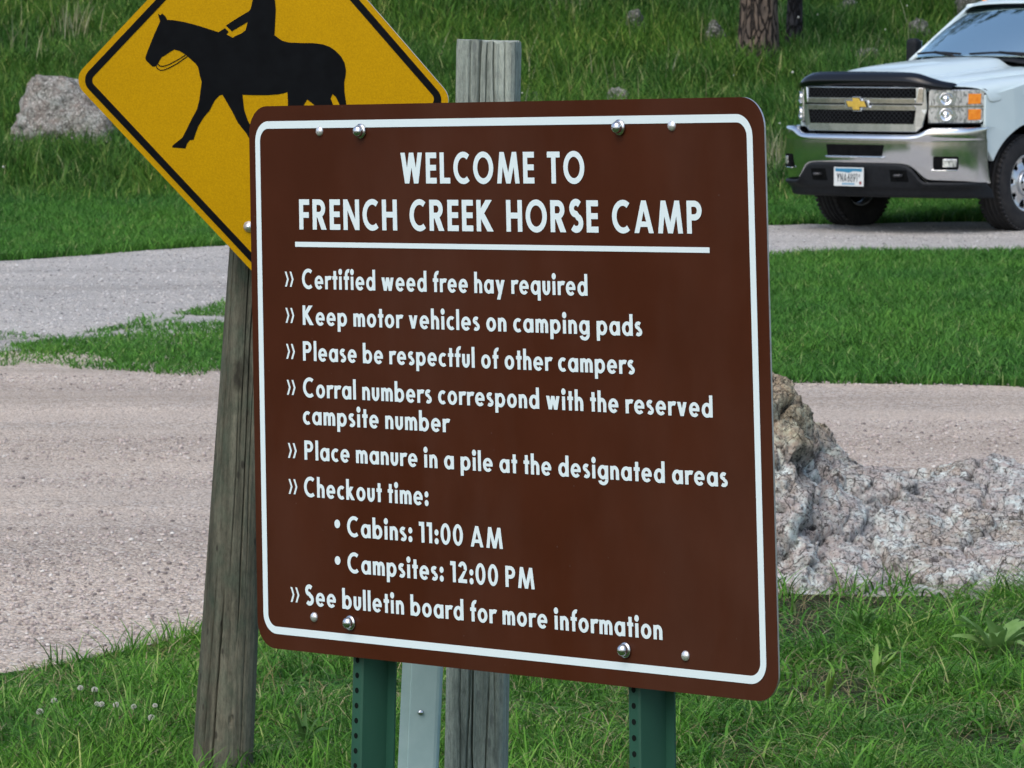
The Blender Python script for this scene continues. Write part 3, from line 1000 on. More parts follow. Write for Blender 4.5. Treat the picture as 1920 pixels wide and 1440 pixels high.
# posts: perforated U-channel, web towards the panel
XR = (Vector(SIGN_Q[1]) - Vector(SIGN_Q[0])).normalized()
def channel_post(top, bot, ground_z=-.35):
    a, b = SIGN(*top, -.021), SIGN(*bot, -.021)
    dn = (b - a).normalized()
    a = a - dn * .03
    L = (a.z - ground_z) / -dn.z
    prof = [(-.042, -.047), (-.023, -.047), (-.0135, -.002), (-.010, 0), (.010, 0), (.0135, -.002), (.023, -.047), (.042, -.047)]
    t = .0032
    back = [(-.042, -.047 - t), (-.0205, -.047 - t), (-.0105, -.0035), (-.008, -t), (.008, -t), (.0105, -.0035), (.0205, -.047 - t), (.042, -.047 - t)]
    loop = prof + back[::-1]
    V, F = [], []
    n = len(loop)
    # the web is perforated by punched holes: rows of short spans; holes are set as inlaid dark recesses below
    for z in (0, L):
        for x, d in loop:
            V.append(a + dn * z + XR * x + NV * d)
    for i in range(n):
        j = (i + 1) % n
        F.append((i, j, n + j, n + i))
    F.append(tuple(range(n)))
    F.append(tuple(range(n, 2 * n))[::-1])
    p = local(mesh_obj("post", V, F, green_paint, sign))
    # punched holes every inch
    hv, hf = [], []
    k = 0
    z = .02
    while z < L - .2:
        c = a + dn * z
        m0 = len(hv)
        up = -dn
        for rr, nn in ((.0049, .0004), (.0043, -.0022)):
            for q in range(14):
                w = 2 * math.pi * q / 14
                hv.append(c + XR * rr * math.cos(w) + up * rr * math.sin(w) + NV * nn)
        hf += [tuple(m0 + q for q in range(14))]
        z += .0254
    h = local(mesh_obj("post_holes", hv, hf, hole_mat, None))
    h.parent = p
    return p
hole_mat = mottled("dark_hole", (.004, .006, .005), (.008, .012, .01), 40, .9, spec=.1)
channel_post((.2849, .0439), (.2345, .8573))
channel_post((.9000, .0432), (.8847, .8564))

# ================================================================== the yellow horse-rider sign on its leaning round post
DEP = 10.45 / 11.78
_dd = [11.711 * DEP, 11.653 * DEP, 11.899 * DEP, 11.915 * DEP]
_qq = [(491, -228), (853, 190), (493, 530), (135, 150)]
DIA_Q = [cam2world(((x - 960) / FPX * d, (y - 720) / FPX * d, d)) for (x, y), d in zip(_qq, _dd)]
DS = 1.0
DIAM = patch_fn(DIA_Q, DS, DS)        # unit square: corners top, right, bottom, left
def dia_px(px, py):
    """where a point of the sign's drawing lies on the sheet"""
    u = v = .5
    for _ in range(12):
        def err(u, v):
            p = DIAM(u, v) - Vector((0, 0, EYE))
            xc, zc, yc = p.x, p.y * CP - p.z * SP, -p.y * SP - p.z * CP
            return 960 + FPX * xc / zc - px, 720 + FPX * yc / zc - py
        e = err(u, v); eu = err(u + 1e-5, v); ev = err(u, v + 1e-5)
        a, b, c, d = (eu[0] - e[0]) / 1e-5, (ev[0] - e[0]) / 1e-5, (eu[1] - e[1]) / 1e-5, (ev[1] - e[1]) / 1e-5
        det = a * d - b * c
        u -= (d * e[0] - b * e[1]) / det
        v -= (-c * e[0] + a * e[1]) / det
    return u, v
yellow = material("yellow_reflective_sheeting", (.5, .235, .004), .5, spec=.1)
_g = G(yellow)
_n = _g.noise(260, 3, .8, _g.coord())
_n2 = _g.noise(3, 4, .6, _g.coord())
_g.color(_g.mix(_g.ramp(_n2, [(.3, (0, 0, 0)), (.7, (1, 1, 1))]), _g.ramp(_n, [(.3, (.40, .215, .0015)), (.7, (.56, .315, .002))]), _g.ramp(_n, [(.3, (.44, .238, .0015)), (.7, (.60, .34, .002))])))
black_film = mottled("black_film", (.003, .0035, .005), (.005, .006, .008), 30, .5, spec=.1)
raw_rim = mottled("bright_metal_rim", (.62, .6, .54), (.75, .72, .66), 60, .45, metal=.6)
weathered = None
def wood_material(name, light, dark, streak, green=.0):
    m = material(name, light, .9, spec=.15)
    g = G(m)
    fine = g.noise(38, 8, .7, g.coord((1, 1, .045)), dist=.4)
    broad = g.noise(9, 6, .65, g.coord((1, 1, .12)))
    spots = g.noise(26, 5, .6, g.coord((1, 1, .7)))
    col = g.ramp(fine, [(.28, dark), (.5, streak), (.72, light)])
    st = g.ramp(broad, [(.38, (.55, .58, .56)), (.62, (1.1, 1.08, 1.02))])
    c = g.mix(1.0, col, st, 'MULTIPLY')
    if green:
        c = g.mix(g.ramp(spots, [(.45, (0, 0, 0)), (.75, (green, green, green))]), c, (.05, .085, .06))
    c = g.mix(g.ramp(g.noise(15, 4, .5, g.coord((1, 1, .35))), [(.66, (0, 0, 0)), (.74, (.8, .8, .8))]), c, tuple(t * .45 for t in dark))
    grit = g.noise(150, 5, .8, g.coord((1, 1, .3)))
    c = g.mix(1.0, c, g.ramp(grit, [(.3, (.62, .62, .62)), (.55, (1.05, 1.05, 1.04)), (.8, (1.3, 1.28, 1.22))]), 'MULTIPLY')
    pits = g.n("ShaderNodeTexVoronoi", i_Scale=34.0)
    g.l(g.coord((1, 1, .45)), pits.inputs["Vector"])
    c = g.mix(g.ramp(pits.outputs["Distance"], [(.10, (.9, .9, .9)), (.16, (0, 0, 0))]), c, dark)
    g.color(c)
    g.bump(g.mix(.5, fine, grit), .8, .01)
    return m
post_wood = wood_material("weathered_round_wood", (.245, .238, .19), (.042, .039, .031), (.145, .138, .108), .55)
square_wood = wood_material("weathered_sawn_wood", (.52, .58, .535), (.18, .2, .185), (.40, .445, .41), .05)

dep = 10.68
pb, pt = at_depth(412.8, 1500, dep), at_depth(476.0, 405, dep + .02)
dirp = (pt - pb).normalized()
base = pb - dirp * .15
horse_sign = empty("horse_crossing_sign", tuple(base))
tag(horse_sign, "yellow diamond warning sign with a black horse and rider on a leaning round wooden post", "sign")
INV2 = Matrix.Translation(-Vector(base))
def local2(o):
    o.data.transform(INV2)
    return o
def round_post():
    nz, L = 150, 1.72
    ax = dirp
    ex = Vector((1, 0, 0)) - ax * ax.x
    ex.normalize()
    ey = ax.cross(ex)
    nseg = 300
    W = (np.arange(nseg) * 2 * np.pi / nseg)[None, :]
    Zc = np.linspace(0, L, nz + 1)[:, None]
    r = .0672 - (.0672 - .0475) * np.interp(Zc, [.15, 1.4], [0, 1])
    rr = r * (1 + .018 * vnoise(np.cos(W) * 2, np.sin(W) * 2, Zc * 1.2, 4) + .012 * vnoise(np.cos(W) * 11, np.sin(W) * 11, Zc * 2.2, 6) + .005 * vnoise(np.cos(W) * 45, np.sin(W) * 45, Zc * 3.5, 8))
    # drying checks: deep narrow splits running up the post
    for w0, z0, z1, dp, wd in ((4.42, .0, .62, .022, .035), (4.98, .5, 1.4, .018, .03), (3.9, .85, 1.45, .012, .03), (5.35, .1, .55, .010, .025), (4.1, .2, .7, .008, .025), (4.75, .9, 1.6, .012, .025), (4.6, .62, 1.1, .008, .02), (5.2, .6, 1.1, .010, .022)):
        ww = w0 + .05 * np.sin(Zc * 5 + w0) + .03 * vnoise(Zc * 7, w0 * 9, 0, 3)
        dd = np.abs((W - ww + np.pi) % (2 * np.pi) - np.pi)
        rr = rr - dp * np.clip(1 - dd / wd, 0, 1) * np.clip(np.minimum((Zc - z0) * 8, (z1 - Zc) * 8), 0, 1)
    # two knots
    for w0, z0 in ((4.95, .33), (4.45, .53)):
        dd = np.hypot(((W - w0 + np.pi) % (2 * np.pi) - np.pi) * .06, (Zc - z0) * .6)
        rr = rr + .004 * np.exp(-(dd / .011) ** 2) - .010 * np.exp(-(dd / .004) ** 2)
    A3 = lambda v: np.array(tuple(v))[None, None, :]
    V = (A3(base) + A3(ax) * (Zc + 0 * W)[..., None] + A3(ex) * (np.cos(W) * rr)[..., None] + A3(ey) * (np.sin(W) * rr)[..., None]).reshape(-1, 3).tolist()
    F = []
    for k in range(nz):
        for i in range(nseg):
            j = (i + 1) % nseg
            F.append((k * nseg + i, k * nseg + j, (k + 1) * nseg + j, (k + 1) * nseg + i))
    F.append(tuple(nz * nseg + i for i in range(nseg)))
    return local2(mesh_obj("post", V, F, post_wood, horse_sign, smooth=True))
round_post()
rr_ = .058
local2(panel("sign_panel", DIAM, rounded(0, 0, 1, 1, rr_, 8), .004, yellow, raw_rim, horse_sign, step=.09))
oA, oB = densify_pair(rounded(.0215, .0215, .9785, .9785, .045, 8), rounded(.0475, .0475, .9525, .9525, .022, 8), .05)
local2(decal("border_line", DIAM, None, black_film, horse_sign, tris=ring(oA, oB)))
Z = lambda pts: [dia_px(260 + x / 4.571, y / 4.571) for x, y in pts]
horse = [(165, 116), (182, 127), (190, 130), (200, 114), (228, 138), (246, 170), (300, 172), (400, 190), (500, 216), (600, 248), (685, 275),
         (712, 258), (742, 240), (772, 274), (752, 292), (806, 323), (842, 302), (882, 286), (917, 258), (935, 188), (870, 226), (800, 268), (748, 218), (850, 152), (948, 94), (962, 70), (980, -10),
         (985, -120), (1000, -180), (1070, -205), (1140, -180), (1165, -110), (1168, 0), (1176, 80), (1170, 200), (1165, 300), (1190, 320), (1230, 348), (1290, 364), (1400, 368), (1500, 369), (1585, 381), (1640, 402), (1685, 432), (1735, 482), (1764, 535), (1778, 600), (1774, 650),
         (1763, 700), (1764, 780), (1778, 880), (1790, 1010), (1770, 1100), (1742, 1000), (1722, 895), (1690, 830), (1662, 805), (1646, 845), (1668, 900), (1730, 1000), (1748, 1090), (1762, 1210), (1800, 1270), (1700, 1275), (1690, 1210), (1668, 1090), (1600, 1000),
         (1500, 895), (1446, 852), (1418, 895), (1392, 1000), (1330, 1090), (1310, 1200), (1350, 1270), (1235, 1275), (1240, 1200), (1262, 1080), (1288, 980), (1280, 895), (1278, 830), (1275, 788), (1240, 800), (1190, 809), (1100, 815), (980, 815), (890, 812),
         (905, 940), (935, 1030), (985, 1120), (1010, 1230), (1050, 1275), (950, 1275), (950, 1190), (925, 1145), (850, 1050), (800, 950), (718, 810), (690, 820), (652, 862), (608, 948), (562, 1000), (512, 1080), (486, 1150), (472, 1197), (440, 1200), (416, 1230), (402, 1272),
         (288, 1263), (292, 1246), (375, 1180), (402, 1128), (450, 1030), (500, 938), (520, 860), (536, 740), (540, 702), (524, 640), (510, 575), (490, 545), (440, 500), (400, 466), (350, 436), (305, 424), (268, 446), (225, 476), (200, 488), (180, 520), (162, 552),
         (140, 570), (118, 570), (62, 515), (58, 492), (80, 430), (120, 330), (150, 260), (185, 182)]
rider_head = [(1090 + 75 * math.cos(k * .314), -270 + 92 * math.sin(k * .314)) for k in range(20)]
hat = [(960, -330), (1030, -345), (1045, -420), (1140, -425), (1155, -345), (1225, -330), (1220, -312), (965, -312)]
def strip(pts, w):
    return [Z(q) for q in spine(pts, w)]
local2(decal("horse_rider_symbol", DIAM, [Z(horse)], black_film, horse_sign))
local2(decal("rein", DIAM, strip([(146, 548), (158, 582), (185, 602), (215, 600), (260, 582), (330, 545), (425, 478)], 8) + strip([(160, 545), (185, 566), (212, 568), (262, 552), (340, 510), (410, 466)], 8), black_film, horse_sign, lift=.0012))
local2(decal("rider_head", DIAM, [Z(rider_head), Z(hat)], black_film, horse_sign, lift=.0012))
u, v = dia_px(467, 425)
local2(MB().lathe([(.012, 0), (.012, .002), (.0075, .0035), (.0072, .007), (0, .008)], DIAM(u, v, 0), DIAM.normal, 20).build("bolt", rivet_mat, horse_sign, smooth=True))

# ================================================================== the square wooden post behind the sign
def square_post():
    dep = 8.78
    b0, t0 = at_depth(893.5, 1440, dep), at_depth(917.5, 78, dep)
    ax = (t0 - b0).normalized()
    yaw = R(-7.2)
    ex = Vector((math.cos(yaw), math.sin(yaw), 0)); ex = (ex - ax * ex.dot(ax)).normalized()
    ey = ax.cross(ex)
    base = b0 - ax * ((b0.z + .3) / ax.z)
    L = (t0 - base).length
    hw = .0515
    ring_, nside = [], 64
    # cross-section with slightly rounded arrises
    c = .006
    sec = []
    for (sx, sy), (tx, ty) in (((-1, -1), (1, -1)), ((1, -1), (1, 1)), ((1, 1), (-1, 1)), ((-1, 1), (-1, -1))):
        for k in range(nside):
            q = c / (2 * hw) + (1 - 2 * c / (2 * hw)) * k / (nside - 1)
            sec.append(((sx + (tx - sx) * q) * hw, (sy + (ty - sy) * q) * hw))
    n, nz = len(sec), 150
    SX, SY = np.array(sec).T[:, None, :]
    ZZ = np.linspace(0, L, nz + 1)[:, None]
    rough = .0012 * vnoise(SX * 60, SY * 60, ZZ * 2.5, 3) + .0006 * vnoise(SX * 240, SY * 240, ZZ * 3, 5) + .0005 * vnoise(SX * 600, SY * 600, ZZ * 6, 15)
    face = SY < -hw * .95
    for x0, z0, z1, dp, wd in ((-.013, L - .75, L + .1, .014, .0024), (.001, .2, .95, .012, .002), (-.012, .3, 1.0, .008, .002), (.02, L - .5, L + .1, .008, .0018), (-.031, L - .4, L + .1, .007, .0018),
                               (.027, .2, .8, .009, .002), (-.026, .1, .9, .006, .0016), (.004, L - .6, L + .1, .005, .0016), (-.004, .1, 1.2, .005, .0016), (.037, .6, L + .1, .006, .0016)):
        dd = np.abs(SX - x0 - .004 * np.sin(ZZ * 6 + x0 * 300) - .0012 * vnoise(ZZ * 14, x0 * 100, 0, 4))
        ends = np.clip(np.minimum((ZZ - z0) * 10, (z1 - ZZ) * 10), 0, 1)
        rough = rough - face * dp * np.clip(1 - dd / wd, 0, 1) * ends
    q = 1.0 + .012 * ZZ / L
    q = q * np.where(np.arange(nz + 1)[:, None] == nz, .985, 1.0)
    zz = ZZ + np.where(np.arange(nz + 1)[:, None] == nz, .004 * vnoise(SX * 90, SY * 90, 0, 12), 0) - np.where(np.arange(nz + 1)[:, None] == nz - 1, .004, 0)
    rl = 1 + rough / np.hypot(SX, SY)
    PX_, PY_, ZZ_ = SX * q * rl, SY * q * rl, zz + 0 * SX
    A3 = lambda v: np.array(tuple(v))[None, None, :]
    V = (A3(base) + A3(ax) * ZZ_[..., None] + A3(ex) * PX_[..., None] + A3(ey) * PY_[..., None]).reshape(-1, 3).tolist()
    F = []
    for k in range(nz):
        for i in range(n):
            j = (i + 1) % n
            F.append((k * n + i, k * n + j, (k + 1) * n + j, (k + 1) * n + i))
    F.append(tuple(nz * n + i for i in range(n)))
    o = mesh_obj("wooden_post", V, F, square_wood)
    o.data.transform(Matrix.Translation(-base))
    o.location = base
    tag(o, "weathered grey square wooden post with a flat sawn top standing behind the brown sign", "post")
square_post()

# ================================================================== the pale grey steel post beside it
grey_paint = mottled("pale_grey_paint", (.38, .52, .51), (.43, .57, .555), 25, .5, spec=.3)
def grey_post():
    dep = 8.62
    b0, t0 = at_depth(784, 1440, dep), at_depth(792, 1260, dep)
    ax = (t0 - b0).normalized()
    base = b0 - ax * ((b0.z + .3) / ax.z)
    yaw = R(-5)
    ex = Vector((math.cos(yaw), math.sin(yaw), 0)); ex = (ex - ax * ex.dot(ax)).normalized()
    ey = ax.cross(ex)
    L = 1.3
    # folded channel: narrow left flange set back, a crease, the broad face, and a return on the right
    f = [(-.0365, .0045), (-.0205, .0045), (-.0185, .0), (.026, 0), (.031, .002), (.0335, .008), (.0335, .028)]
    b = [(.0305, .028), (.0305, .0085), (.0295, .005), (.026, .003), (-.017, .003), (-.019, .0075), (-.0365, .0075)]
    loop = f + b
    n = len(loop)
    V = [base + ax * z + ex * x + ey * y for z in (0, L) for x, y in loop]
    F = [(i, (i + 1) % n, n + (i + 1) % n, n + i) for i in range(n)] + [tuple(range(n))[::-1], tuple(range(n, 2 * n))]
    o = mesh_obj("steel_post", V, F, grey_paint)
    o.data.transform(Matrix.Translation(-base))
    o.location = base
    tag(o, "pale blue-grey folded steel post between the green sign post and the square wooden post", "post")
    p = at_depth(789, 1336, dep) - base
    s = MB().lathe([(.0052, 0), (.0052, .002), (.0035, .0042), (0, .005)], p - ey * .0, -ey, 16).build("bolt", zinc, o, smooth=True)
grey_post()

# ================================================================== rock
def rock_material(name, base, pink, dark, lichen=(.5, .53, .5), lichen_amt=.5, sc=1.0, tint=(.2, .19, .12)):
    m = material(name, base, .95, spec=.15)
    g = G(m)
    v = g.coord()
    big = g.noise(3.2 * sc, 8, .65, v)
    mid = g.noise(14 * sc, 8, .7, v, .5)
    fine = g.noise(70 * sc, 6, .75, v)
    grit = g.n("ShaderNodeTexVoronoi", i_Scale=150.0 * sc)
    g.l(v, grit.inputs["Vector"])
    sep = g.n("ShaderNodeSeparateColor"); g.l(grit.outputs["Color"], sep.inputs[0])
    c = g.ramp(mid, [(.37, dark), (.45, base), (.56, pink), (.66, base)])
    c = g.mix(g.ramp(big, [(.5, (0, 0, 0)), (.68, (.55, .55, .55))]), c, tint)
    li = g.ramp(g.noise(8 * sc, 10, .75, v, .8), [(.5, (0, 0, 0)), (.6, (lichen_amt,) * 3)])
    c = g.mix(li, c, lichen)
    c = g.mix(g.ramp(fine, [(.38, (.85, .85, .85)), (.48, (0, 0, 0))]), c, dark)
    c = g.mix(g.ramp(sep.outputs[0], [(.86, (0, 0, 0)), (.9, (.6, .6, .6))]), c, (.62, .6, .56))
    c = g.mix(g.ramp(sep.outputs[1], [(.90, (0, 0, 0)), (.94, (.55, .55, .55))]), c, dark)
    # thin dark cracks wandering through the stone
    warp = g.n("ShaderNodeMix", data_type='VECTOR', i_0=.10 / sc)
    wn_ = g.n("ShaderNodeTexNoise", i_Scale=7.0 * sc, i_Detail=6.0)
    g.l(v, wn_.inputs["Vector"]); g.l(v, warp.inputs[4]); g.l(wn_.outputs["Color"], warp.inputs[5])
    for scale_, wd in ((9.0, .022), (26.0, .035)):
        ck = g.n("ShaderNodeTexVoronoi", i_Scale=scale_ * sc, feature='DISTANCE_TO_EDGE')
        g.l(warp.outputs[1], ck.inputs["Vector"])
        amt = g.mix(1.0, g.ramp(ck.outputs["Distance"], [(wd * .35, (.85, .85, .85)), (wd, (0, 0, 0))]), g.ramp(big if scale_ > 20 else mid, [(.42, (0, 0, 0)), (.52, (1, 1, 1))]), 'MULTIPLY')
        c = g.mix(amt, c, dark)
    g.color(c)
    h = g.mix(.5, fine, mid)
    g.bump(h, .9, .02 / sc)
    return m

def outcrop():
    # the knob is a browner stone than the pale slope below it
    mat = rock_material("lichen_covered_rock", (.47, .46, .44), (.44, .375, .345), (.055, .05, .048), (.72, .80, .77), .9, 1.0, (.36, .31, .20))
    gk = G(mat)
    sepz = gk.n("ShaderNodeSeparateXYZ")
    gk.l(gk.coord(), sepz.inputs[0])
    zz = gk.n("ShaderNodeMath", operation='ADD')
    gk.l(sepz.outputs[2], zz.inputs[0]); 
    nz_ = gk.n("ShaderNodeMapRange", i_3=-.1, i_4=.1)
    gk.l(gk.noise(6, 5, .7, gk.coord()), nz_.inputs[0])
    gk.l(nz_.outputs[0], zz.inputs[1])
    old = gk.b.inputs["Base Color"].links[0].from_socket
    gk.color(gk.mix(gk.ramp(zz.outputs[0], [(.30, (0, 0, 0)), (.42, (.75, .75, .75))]), old, gk.mix(1.0, old, (.74, .64, .42), 'MULTIPLY')))
    YR = 15.3
    prof = [(300, 0), (1080, 0), (1180, .16), (1280, .36), (1360, .50), (1410, .55), (1446, .54), (1468, .515), (1479, .46), (1490, .41), (1515, .385), (1540, .37), (1558, .335), (1578, .31), (1635, .275), (1700, .262), (1750, .244), (1790, .262), (1850, .262), (1920, .245), (2000, .25), (2150, .2), (2300, .16), (2420, .05), (2520, 0), (3200, 0)]
    px = [((p - 960) / FPX * YR) for p, _ in prof]
    xs = np.linspace(.12, 2.75, 560)
    ys = np.linspace(13.75, 16.6, 520)
    X, Y = np.meshgrid(xs, ys)
    wob = .05 * fbm(X * 3, Y * 3, 0, 4, 3)
    Xw, Yw = X + wob * .4, Y + .05 * fbm(X * 2.6, Y * 2.6, 4, 4, 6)
    top = np.interp(Xw, px, [h for _, h in prof]) / 1.0
    yf = 14.10 + .22 * vnoise(X * 2.6, 0, 0, 5) + .10 * vnoise(X * 8, 0, 0, 8)   # foot of the rock
    steep = sstep(.36, .5, top)
    ridge = YR - .25 * steep
    t = np.clip((ridge - Yw) / (ridge - yf), 0, 1.6)
    front = 1 - t ** (1.5 + .9 * steep)
    back = 1 - np.clip((Yw - ridge) / (.75), 0, 2) ** 2
    base = top * np.where(Yw < ridge, front, back)
    # the bare form, then broken blocks pushed out along its normals: tilted faces at three sizes, open joints, grit
    base = base + .03 * fbm(X * 2.6, Y * 2.6, 1, 3, 70) * sstep(0, .12, base)
    gy_, gx_ = np.gradient(base, ys, xs)
    N = np.stack([-gx_, -gy_, np.ones_like(base)], -1)
    N /= np.linalg.norm(N, axis=-1, keepdims=True)
    w = [.04 * fbm(X * 5 + k * 9, Y * 5, base * 5, 4, 80 + k) for k in range(3)]
    qx, qy, qz = X + w[0], Y + w[1], base + w[2]
    hA, jA = facets(qx * 4.2, qy * 3.4, qz * 5.5, 11, 1.2)
    hB, jB = facets(qx * 12 + 3, qy * 10, qz * 14, 31, 1.5)
    hC, jC = facets(qx * 34 + 7, qy * 28, qz * 36, 57, 1.6)
    mask = sstep(-.02, .05, base)
    cm = sstep(-.15, .3, fbm(X * 1.7, Y * 1.7, 7, 3, 44))
    cm2 = sstep(.0, .5, fbm(X * 3, Y * 3, 2, 3, 45))
    disp = (.046 * (hA - .5) + .022 * np.sqrt(np.clip(jA, 0, .6)) + .026 * (hB - .5) + .009 * (hC - .5) + .008 * np.sqrt(np.clip(jB, 0, .5))
            - .065 * np.clip(1 - jA / .08, 0, 1) * cm - .026 * np.clip(1 - jB / .12, 0, 1) * cm2 - .009 * np.clip(1 - jC / .12, 0, 1) - .006
            + .010 * fbm(X * 9, Y * 9, base * 9, 5, 7) + .004 * fbm(X * 45, Y * 45, base * 45, 4, 9)) * mask * (.62 + .38 * sstep(.30, .42, top))
    V = np.stack([X, Y, np.where(base < -.02, -.12, np.maximum(base, -.12)) + terrain(X, Y)], -1) + N * disp[..., None]
    V = V.reshape(-1, 3)
    nx, ny = len(xs), len(ys)
    i = np.arange(nx * ny).reshape(ny, nx)
    keep = (base > -.15)
    Q = np.stack([i[:-1, :-1], i[:-1, 1:], i[1:, 1:], i[1:, :-1]], -1)
    kq = keep[:-1, :-1] | keep[1:, 1:]
    Q = Q[kq].reshape(-1, 4)
    org = np.array([1.1, 14.9, 0])
    o = raw_mesh("rock_outcrop", V - org, None, Q, mat)
    bm = bmesh.new(); bm.from_mesh(o.data)
    bmesh.ops.delete(bm, geom=[v for v in bm.verts if not v.link_faces], context='VERTS')
    bm.to_mesh(o.data); bm.free()
    o.data.polygons.foreach_set('use_smooth', [True] * len(o.data.polygons))
    o.location = org
    tag(o, "low craggy lichen-spotted rock outcrop at the roadside with a rounded knob by the brown sign", "rock")
outcrop()

hill_rock = rock_material("grey_hill_rock", (.12, .135, .115), (.12, .115, .095), (.04, .045, .035), (.19, .22, .19), .5, .55, (.10, .12, .08))
def boulder(px, py, w, d, h, label, seed, mat, shape=None, group=None, sink=.08):
    c = at(px, py)
    n1, n2 = 64, 44
    V, F = [], []
    for j in range(n2 + 1):
        ph = math.pi * j / n2
        for i in range(n1):
            th = 2 * math.pi * i / n1
            x, y, z = math.sin(ph) * math.cos(th), math.sin(ph) * math.sin(th), math.cos(ph)
            sq = (abs(x) ** 3 + abs(y) ** 3 + abs(z) ** 3) ** (-1 / 3)
            V.append((x * sq, y * sq, z * sq))
    V = np.array(V)
    D = .22 * fbm(V[:, 0] * 1.1 + seed, V[:, 1] * 1.1, V[:, 2] * 1.1, 3, seed)
    f1, f2 = worley(V[:, 0] * 1.8 + seed, V[:, 1] * 1.8, V[:, 2] * 2.4, seed)
    D += .13 * np.sqrt(np.clip(f2 - f1, 0, 1)) - .08 + .06 * fbm(V[:, 0] * 6, V[:, 1] * 6, V[:, 2] * 9, 4, seed + 3)
    V = V * (1 + D)[:, None]
    u = (V[:, 2] + 1) / 2
    if shape == 'tapered':
        s = 1.08 - .66 * np.clip(u, 0, 1.0)
        V[:, 0] = V[:, 0] * s - .05 * u + .02
        V[:, 1] *= s
        V[:, 2] = np.minimum(V[:, 2], .86 - .35 * np.clip(V[:, 0] - .05, 0, 1) + .04 * fbm(V[:, 0] * 5, V[:, 1] * 5, 1, 3, seed))
    else:
        V[:, 0] *= 1.0 - .25 * np.clip(u, 0, 1)
    V = V * np.array([w / 2, d / 2, h / 2]) + np.array([0, 0, h / 2 - sink])
    for j in range(n2):
        for i in range(n1):
            k = (i + 1) % n1
            F.append((j * n1 + i, (j + 1) * n1 + i, (j + 1) * n1 + k, j * n1 + k))
    o = mesh_obj("boulder", V.tolist(), F, mat, smooth=True)
    o.location = c
    tag(o, label, "rock", group)
    return o
big_mat = rock_material("pale_boulder_rock", (.30, .295, .27), (.245, .2, .175), (.085, .08, .07), (.43, .46, .43), .7, .5, (.24, .22, .17))
boulder(114, 268, 1.26, .8, .88, "large pale flat-topped boulder in the tall grass left of the yellow sign", 5, big_mat, 'tapered', sink=.16)
boulder(1192, 66, .24, .3, .34, "small grey upright rock high on the grassy hill above the middle of the brown sign", 9, hill_rock)
boulder(1338, 80, .28, .4, .30, "half-hidden grey rock in the hill grass just left of the thick pine trunk", 12, hill_rock)
boulder(1160, 205, .26, .3, .30, "pinkish rock peeping over the top edge of the brown sign", 15, big_mat)
boulder(1004, 205, .2, .26, .26, "grey rock showing over the brown sign's top edge just right of the square post", 18, hill_rock)
boulder(1624, 126, .34, .4, .30, "low grey rock in the grass just above the pickup's hood", 21, hill_rock)
boulder(1722, 78, .30, .4, .34, "dull grey rock on the hill behind the pickup's windshield pillar", 24, hill_rock)
boulder(1816, 40, .36, .4, .44, "grey rock on the hill right behind the pickup's roof edge", 27, hill_rock)
boulder(1590, 34, .3, .3, .3, "pale stone in the hill grass to the right of the thin dark trunk", 30, hill_rock)

# ================================================================== pines on the hill
def bark_material(name, plate, furrow):
    m = material(name, plate, .95, spec=.1)
    g = G(m)
    v = g.coord((1, 1, .28))
    vo = g.n("ShaderNodeTexVoronoi", i_Scale=17.0, feature='DISTANCE_TO_EDGE')
    w = g.noise(9, 5, .6, v)
    mixv = g.n("ShaderNodeMix", data_type='VECTOR', i_0=.12)
    tcn = g.n("ShaderNodeTexNoise", i_Scale=9.0)
    g.l(v, tcn.inputs["Vector"])
    g.l(v, mixv.inputs[4]); g.l(tcn.outputs["Color"], mixv.inputs[5])
    g.l(mixv.outputs[1], vo.inputs["Vector"])
    f = g.noise(40, 6, .7, v)
    edge = g.ramp(vo.outputs["Distance"], [(.03, (0, 0, 0)), (.13, (1, 1, 1))])
    c = g.ramp(f, [(.3, tuple(t * .6 for t in plate)), (.7, tuple(t * 1.35 for t in plate))])
    c = g.mix(g.ramp(w, [(.42, (0, 0, 0)), (.65, (1, 1, 1))]), c, g.mix(1.0, c, (.62, .66, .72), 'MULTIPLY'))
    g.color(g.mix(edge, furrow, c))
    g.bump(edge, 1.0, .03)
    return m
needle = blade_material("pine_needles", [(0, (.012, .03, .012)), (.6, (.024, .055, .02)), (1, (.05, .09, .03))], trans=.15)
